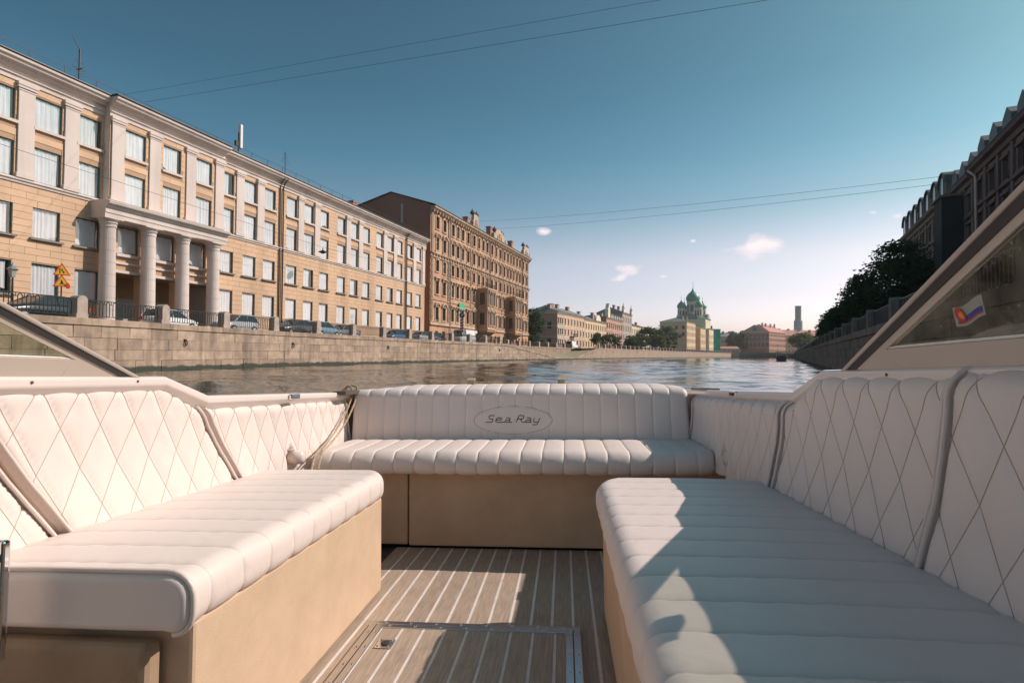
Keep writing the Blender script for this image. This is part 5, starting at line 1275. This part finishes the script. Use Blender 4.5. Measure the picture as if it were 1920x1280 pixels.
# --- quilted side panels
DU, DV = .119, .205
def diamond(t, s, ph):
    p, q = (t-ph)/DU+s/DV, (t-ph)/DU-s/DV; k = 1/math.hypot(1/DU, 1/DV)
    return min(abs(p-round(p)), abs(q-round(q)))*k
def side_top(y):
    if y < 1.60: return .800
    if y < 1.84: f = (y-1.60)/.24; f = f*f*(3-2*f); return .800-.083*f
    return .717-.028*(y-1.84)/1.3
NQ = 14
def quilt(sgn, y0, y1, ph, nm_, xin=0, slant=(0, 0), notch=None, lift=0):
    """quilted panel with slanting ends; the diamonds themselves stay upright"""
    e0 = lambda z: y0+slant[0]*(z-.62)
    e1 = lambda z: y1+slant[1]*(z-.62)
    zs = lambda s: min(.38+s, .80)
    def prof(t):
        zt = side_top(t)+lift; x0 = .925+xin; x1 = .952+xin
        return [(x0-.006, .38), (x0, .44), (x0+.018, .58), (x1-.008, zt-.07)] + arc(x1+.035, zt-.045, .045, 180, 95, 7) + [(x1+.09, zt-.004), (x1+.10, zt-.05)]
    def puff(t, s, L):
        f = min(1, s/.05); d = diamond(t, s, ph); z = zs(s); m_ = max(0, min(t-e0(z), e1(z)-t))
        fade = 0 if m_ > .022 else -(.020-math.sqrt(max(0, .0004-(.020*(1-m_/.022))**2)))
        return (.0034*(1-math.exp(-d/.005)) + .0060*(1-math.exp(-d/.034)) - .003)*f*min(1, m_/.02) + fade - (.05 if notch and abs(t-notch) < .04 and s < .13-abs(t-notch)*1.2 else 0)
    mapf = lambda a, t, z: (sgn*a, min(max(t, e0(z)), e1(z)), z)
    ta = min(e0(.38), e0(.80)); tb = max(e1(.38), e1(.80))
    ts = [ph+DU*q/NQ for q in range(math.floor((ta-ph)/DU*NQ), math.ceil((tb-ph)/DU*NQ)+1)]
    p = Pad(prof, ts, puff, mapf, 1, .0085)
    kq = int(.40/DV*NQ); vs_, fs_ = [], []; ext = 12; w = kq+1+ext
    for t in ts:
        P, L = p.row(t); ql = [DV*q/NQ for q in range(kq+1)]; ql += [ql[-1]+(L[-1]-ql[-1])*(m_+1)/ext for m_ in range(ext)]
        base = [p.at_len(P, L, x)[0] for x in ql]
        for q in range(w):
            z = zs(ql[q]); tt = min(max(t, e0(z)), e1(z))
            d = (base[min(q+1, w-1)]-base[max(q-1, 0)]).normalized(); h = puff(tt, ql[q], L[-1])
            vs_.append((sgn*(base[q].x-d.y*h), tt, base[q].y+d.x*h))
    for a in range(len(ts)-1):
        ti = round((ts[a]-ph)/DU*NQ)
        for q in range(w-1):
            A, B_, C_, D_ = a*w+q, a*w+q+1, (a+1)*w+q+1, (a+1)*w+q
            if abs(vs_[A][1]-vs_[D_][1]) < 1e-6 and abs(vs_[B_][1]-vs_[C_][1]) < 1e-6: continue
            if (ti-q) % NQ == 0: fs_ += [(A, B_, C_), (A, C_, D_)]          # crease runs along A-C
            elif (ti+q+1) % NQ == 0: fs_ += [(A, B_, D_), (B_, C_, D_)]     # crease runs along B-D
            else: fs_.append((A, B_, C_, D_))
    o = MB().add(vs_, fs_).build(nm_, 'vinyl', BOAT, True)
    b = MB(); Lm = .47
    for i in range(-14, 36):
        for dr in (-1, 1):
            pts = []
            for k in range(90):
                s = Lm*k/89; t = ph+DU*(i+dr*s/DV); z = zs(s)
                if e0(z)+.008 < t < e1(z)-.008 and s > .03: pts.append(p.point(t, s, .0007))
                elif pts: break
            if len(pts) > 2: b.tube(pts, .0008, 4, False)
    b.build('stitching', 'thread', o, kind='stuff')
    for ee, sg in ((e0, 1), (e1, -1)):
        sq = frange(.0, Lm+.02, .012); ed = [p.point(ee(zs(q))+sg*.001, q, .0) for q in sq]
        b = MB(); b.tube([p.point(ee(zs(q))+sg*.004, q, .014) for q in sq[2:]], .0048, 6); b.build('piping', 'piping_vinyl', o, True)
        bk = [(x+sgn*.05, y, z) for x, y, z in ed]; n = len(ed)
        fr = [p.point(ee(zs(q))+sg*.004, q, .012) for q in sq]
        MB().add(fr+bk, [(q, q+1, n+q+1, n+q) for q in range(n-1)]).build('side_gusset', 'vinyl', o, True)
    return p
quilt(-1, .20, 1.125, .27, 'backrest', .02, (-.7, -.72))
quilt(-1, 1.160, 1.868, .27, 'backrest', .02, (-.72, -.72))
quilt(-1, 1.895, 3.09, .29, 'side_panel', .02, (-.72, -.1), 2.42)
quilt(1, .15, 1.105, .30, 'backrest', -.02, (-.25, -.25), lift=.006)
quilt(1, 1.118, 1.870, .30, 'backrest', -.012, (-.25, -.28))
quilt(1, 1.882, 3.09, .31, 'side_panel', -.02, (-.28, -.1), 2.46)
for s in (-1, 1):                       # backing strip seen in the gaps, and lever in the notch
    MB().add([(s*.985, .1, .30), (s*.985, 3.1, .30), (s*.995, 3.1, .66), (s*.995, .1, .72)], [(0,1,2,3)]).build('side_lining', 'carpet', BOAT)
    MB().lathe([(.028, -.03), (.032, 0), (.028, .03), (.01, .035)], 14).build('lever', 'gelcoat', BOAT, True, loc=(s*.935, 2.45, .455)).rotation_euler = (0, pi/2, 0)

# --- gelcoat coaming / hull sides
def coam_top(t):
    if t < 1.62: return .812
    if t < 1.83: f = (t-1.62)/.21; return .812-.064*f
    return .748-.028*(t-1.83)/1.6
for s in (-1, 1):
    def prof(t):
        z = coam_top(t)
        return [(.985, z-.06), (.944, z-.026), (.944, z-.006), (.949, z-.002), (.958, z), (1.10, z-.004), (1.125, z-.02), (1.14, z-.06), (1.16, z-.10), (1.12, z-.45), (.95, -.45)]
    p = Pad(prof, frange(-.2, 3.75, .05)+[1.62, 1.83], lambda t, q, L: 0, lambda a, t, z: (s*a, t, z), 1, .012); p.ts = sorted(p.ts)
    vs_, fs_ = [], []; w = 11
    for t in p.ts: vs_ += [(s*a, t, z) for a, z in prof(t)]
    for i in range(len(p.ts)-1):
        for k in range(w-1): fs_.append((i*w+k, i*w+k+1, (i+1)*w+k+1, (i+1)*w+k))
    o = MB().add(vs_, fs_).build('coaming', 'gelcoat', BOAT)
    bevel(o, .004, 2)
    for y in ((1.18, 1.50) if s < 0 else (1.3,)): MB().lathe([(.0036, 0), (.0036, .002), (.0015, .003)], 10).build('screw', 'frame_dark', BOAT, loc=(s*.944, y, coam_top(y)-.014)).rotation_euler = (0, -s*pi/2, 0)
    # latch eye and slot
    e = MB().box(-.004, .012, -.04, .04, -.011, .011).build('latch_eye', 'chrome', BOAT, loc=(s*.939, 2.42, coam_top(2.42)-.014)); bevel(e, .004)
    MB().box(-.006, .0, -.022, .022, -.006, .004).build('latch_slot', 'rubber', e, loc=(-.004*s+.004 if s < 0 else -.004, 0, 0))
    MB().box(-.012, .06, -.16, .16, -.014, .006).build('deck_slot', 'frame_dark', BOAT, loc=(s*.96, 3.08, coam_top(3.08)+.002))
# transom deck and hull bottom
bevel(MB().box(-1.12, 1.12, 3.42, 3.80, .30, .70).build('transom', 'gelcoat', BOAT), .03)
MB().box(-.98, .98, -.2, 3.45, -.42, -.06).build('hull_bottom', 'gelcoat', BOAT)
MB().box(-.99, .99, 2.755, 3.45, .02, .36).build('engine_box', 'carpet_dark', BOAT)

# --- floor: planks and caulk lines
flo = MB().box(-.99, .99, -.2, 2.9, -.05, -.006).build('cockpit_floor', 'rubber', BOAT)
SPC = .0688; xq = -.4895
xs_ = [xq+SPC*i for i in range(-1, 15)]
def plank(x0, x1, ya, yb, z, parent): return MB().box(x0, x1, ya, yb, z-.006, z).build('plank', 'teak', parent)
for a, c in zip(xs_, xs_[1:]):
    plank(a+.0045, c-.0045, .2, 2.70, 0, flo)
    MB().box(c-.0044, c+.0044, .2, 2.70, -.006, .0004).build('caulk_line', 'caulk', flo)
# hatch
HX0, HX1, HY1, HY0 = -.385, .289, 1.862, .75
ha = MB().box(HX0+.03, HX1-.03, HY0, HY1-.03, .001, .004).build('hatch', 'rubber', BOAT)
hxs = [HX0+.03] + [q+.012 for q in xs_ if HX0+.045 < q+.012 < HX1-.045] + [HX1-.03]
for a, c in zip(hxs, hxs[1:]):
    plank(a+.0045, c-.0045, HY0, HY1-.031, .009, ha)
    if c < HX1-.04: MB().box(c-.0042, c+.0042, HY0, HY1-.031, .003, .0083).build('caulk_line', 'caulk', ha)
def bar(x0, x1, y0, y1, z1, nm_='frame_bar'):
    return bevel(MB().box(x0, x1, y0, y1, .0015, z1).build(nm_, 'aluminium', ha), .0015, 2)
bars = [bar(HX0, HX1, HY1-.022, HY1, .012), bar(HX0+.024, HX1-.024, HY1-.046, HY1-.0245, .0125),
        bar(HX0, HX0+.022, HY0, HY1-.0225, .012), bar(HX0+.0245, HX0+.046, HY0, HY1-.0465, .0125),
        bar(HX1-.022, HX1, HY0, HY1-.0225, .012), bar(HX1-.046, HX1-.0245, HY0, HY1-.0465, .0125)]
scr = cached('screw', lambda: MB().lathe([(.0048, 0), (.0044, .0016), (.002, .0024)], 10).mesh('screw', 'chrome'))
for k in range(8):
    x = HX0+.05+k*.082
    put('screw', scr, ha, (x, HY1-.011, .012)); put('screw', scr, ha, (x+.02, HY1-.035, .0125))
    y = HY1-.08-k*.1
    for q, zz in ((HX0+.011, .012), (HX0+.035, .0125), (HX1-.011, .012), (HX1-.035, .0125)): put('screw', scr, ha, (q, y, zz))
lt = MB().box(-.026, .026, -.026, .026, 0, .004).build('pull_latch', 'chrome', ha, loc=(-.293, 1.705, .0095)); bevel(lt, .0025)
MB().lathe([(.012, .004), (.013, .006), (.012, .0065)], 16).build('latch_ring', 'rubber', lt)
for q in ((-.02, -.02), (.02, -.02), (.02, .02), (-.02, .02)): put('screw', scr, lt, (q[0], q[1], .004))

# --- windshield side wings
KL = .40
def wz(y): return .812+(1.52-y)*.331
def wing(s):
    def fn(y, z, d): return (s*(.96-KL*(z-.81)+d*.93), y, z+d*.37)
    Y0 = .12
    root = MB(); root.prism([(1.535, .807), (Y0, wz(Y0)), (Y0, wz(Y0)-.009), (1.506, .807)], -.014, .016, fn); rail = root.build('windshield_rail', 'rail_grey', BOAT); bevel(rail, .003)
    def strip(a, c, d0, d1, nm_, m, par):
        y_a, y_c = 1.52+(.812-a-.8125)/.331, 1.52+(.812-c-.8125)/.331
        return MB().prism([(y_a, .8125), (Y0, wz(Y0)-a), (Y0, wz(Y0)-c), (y_c, .8125)], d0, d1, fn).build(nm_, m, par)
    strip(.0092, .0235, -.011, .012, 'rubber_seal', 'rubber', rail)
    yc = 1.52-(.855+.036-.812)/.331
    fr = MB()
    y_a = 1.52+(.812-.0237-.8125)/.331
    fr.prism([(y_a, .8125), (Y0, wz(Y0)-.0237), (Y0, wz(Y0)-.036), (yc, .855), (yc-.02, .8125)], -.008, .012, fn)
    fr.prism([(yc-.021, .8125), (yc, .8545), (Y0, .8545), (Y0, .8125)], -.008, .012, fn)
    fo = fr.build('windshield_frame', 'frame_panel', rail)
    MB().prism([(yc, .8552), (Y0, wz(Y0)-.0365), (Y0, .8552)], -.001, .004, fn).build('windshield_glass', 'screen_glass_dirty' if s > 0 else 'screen_glass', rail)
    g = MB(); g.tube([fn(yc-.004, .8565, -.004), fn(Y0, .8565, -.004)], .0028, 5); g.build('glass_edge', 'caulk', rail)
    if s > 0:
        def fl(nm_, m, poly, d): return MB().prism(poly, -d, -.0012-d*.2, fn).build(nm_, m, rail)
        def wv(u, v): return (1.046-.070*u-.009*v, .884+.026*v+.010*u-.003*math.sin(u*5))
        def patch(u0, u1, v0, v1): return [wv(u0+(u1-u0)*k/8, v1) for k in range(9)] + [wv(u1-(u1-u0)*k/8, v0) for k in range(9)]
        st_ = fl('flag_sticker', 'sticker_white', patch(-.05, 1.05, -.12, 1.1), .0020)
        MB().prism(patch(.05, 1.0, .05, .16), -.0027, -.0021, fn).build('red_stripe', 'sticker_red', st_)
        MB().prism(patch(.08, 1.0, .16, .46), -.0027, -.0021, fn).build('blue_stripe', 'sticker_blue', st_)
        MB().prism([(wv(.19, .62)[0]+.012*math.cos(q), wv(.19, .62)[1]+.0125*math.sin(q)) for q in np.linspace(0, 2*pi, 17)[:-1]], -.0034, -.0028, fn).build('round_emblem', 'sticker_red', st_)
        MB().prism([(wv(.24, .58)[0]+.006*math.cos(q), wv(.24, .58)[1]+.0065*math.sin(q)) for q in np.linspace(0, 2*pi, 13)[:-1]], -.0040, -.0035, fn).build('emblem_centre', 'sticker_orange', st_)
wing(-1); wing(1)

# --- mooring rope lying over the left stern corner (a thing of its own)
def bw(p): return BOAT.matrix_world @ Vector(p)
rp_ = []
ctl = [(-1.02, 3.16, .725), (-.975, 3.14, .757), (-.945, 3.12, .745), (-.935, 3.09, .69), (-.93, 2.98, .60), (-.922, 2.84, .53), (-.90, 2.66, .484), (-.87, 2.50, .462), (-.855, 2.42, .40)]
def spline(c, n):
    out = []
    for i in range(len(c)-1):
        p0, p1, p2, p3 = [Vector(c[min(max(k, 0), len(c)-1)]) for k in (i-1, i, i+1, i+2)]
        for k in range(n):
            t = k/n; out.append(.5*((2*p1)+(p2-p0)*t+(2*p0-5*p1+4*p2-p3)*t*t+(3*p1-p0-3*p2+p3)*t**3))
    return out+[Vector(c[-1])]
b = MB()
for off in ((0, 0, 0), (.022, .018, .004)):
    sp_ = spline([tuple(Vector(q)+Vector(off)*(1 if i > 1 else .4)) for i, q in enumerate(ctl)], 14)
    for st_ in range(3):
        pts = []
        for i, q in enumerate(sp_):
            a = i*.55+st_*2.094; pts.append(bw(q+Vector((math.cos(a), math.sin(a)*.5, math.sin(a)))*.0026))
        b.tube(pts, .0031, 5)
tag(b.build('mooring_rope', 'rope', None, True), 'twisted beige rope draped over the stern corner of the left bench', 'rope')

# ------------------------------------------------------------------ summer haze over the canal
hz = MB().box(-950, 1250, -320, 1350, -2, 62).build('haze', 'mortar'); hz['kind'] = 'stuff'; hz['label'] = 'thin pale summer haze over the canal'; hz['category'] = 'haze'
hm = bpy.data.materials.new('haze_air'); hm.use_nodes = True; t = hm.node_tree; t.nodes.remove(t.nodes['Principled BSDF'])
pv = N(t, 'ShaderNodeVolumePrincipled'); pv.inputs['Color'].default_value = (.95, .93, .93, 1); pv.inputs['Density'].default_value = .0002; pv.inputs['Anisotropy'].default_value = .2
t.links.new(pv.outputs[0], t.nodes['Material Output'].inputs['Volume']); hz.data.materials.clear(); hz.data.materials.append(hm)
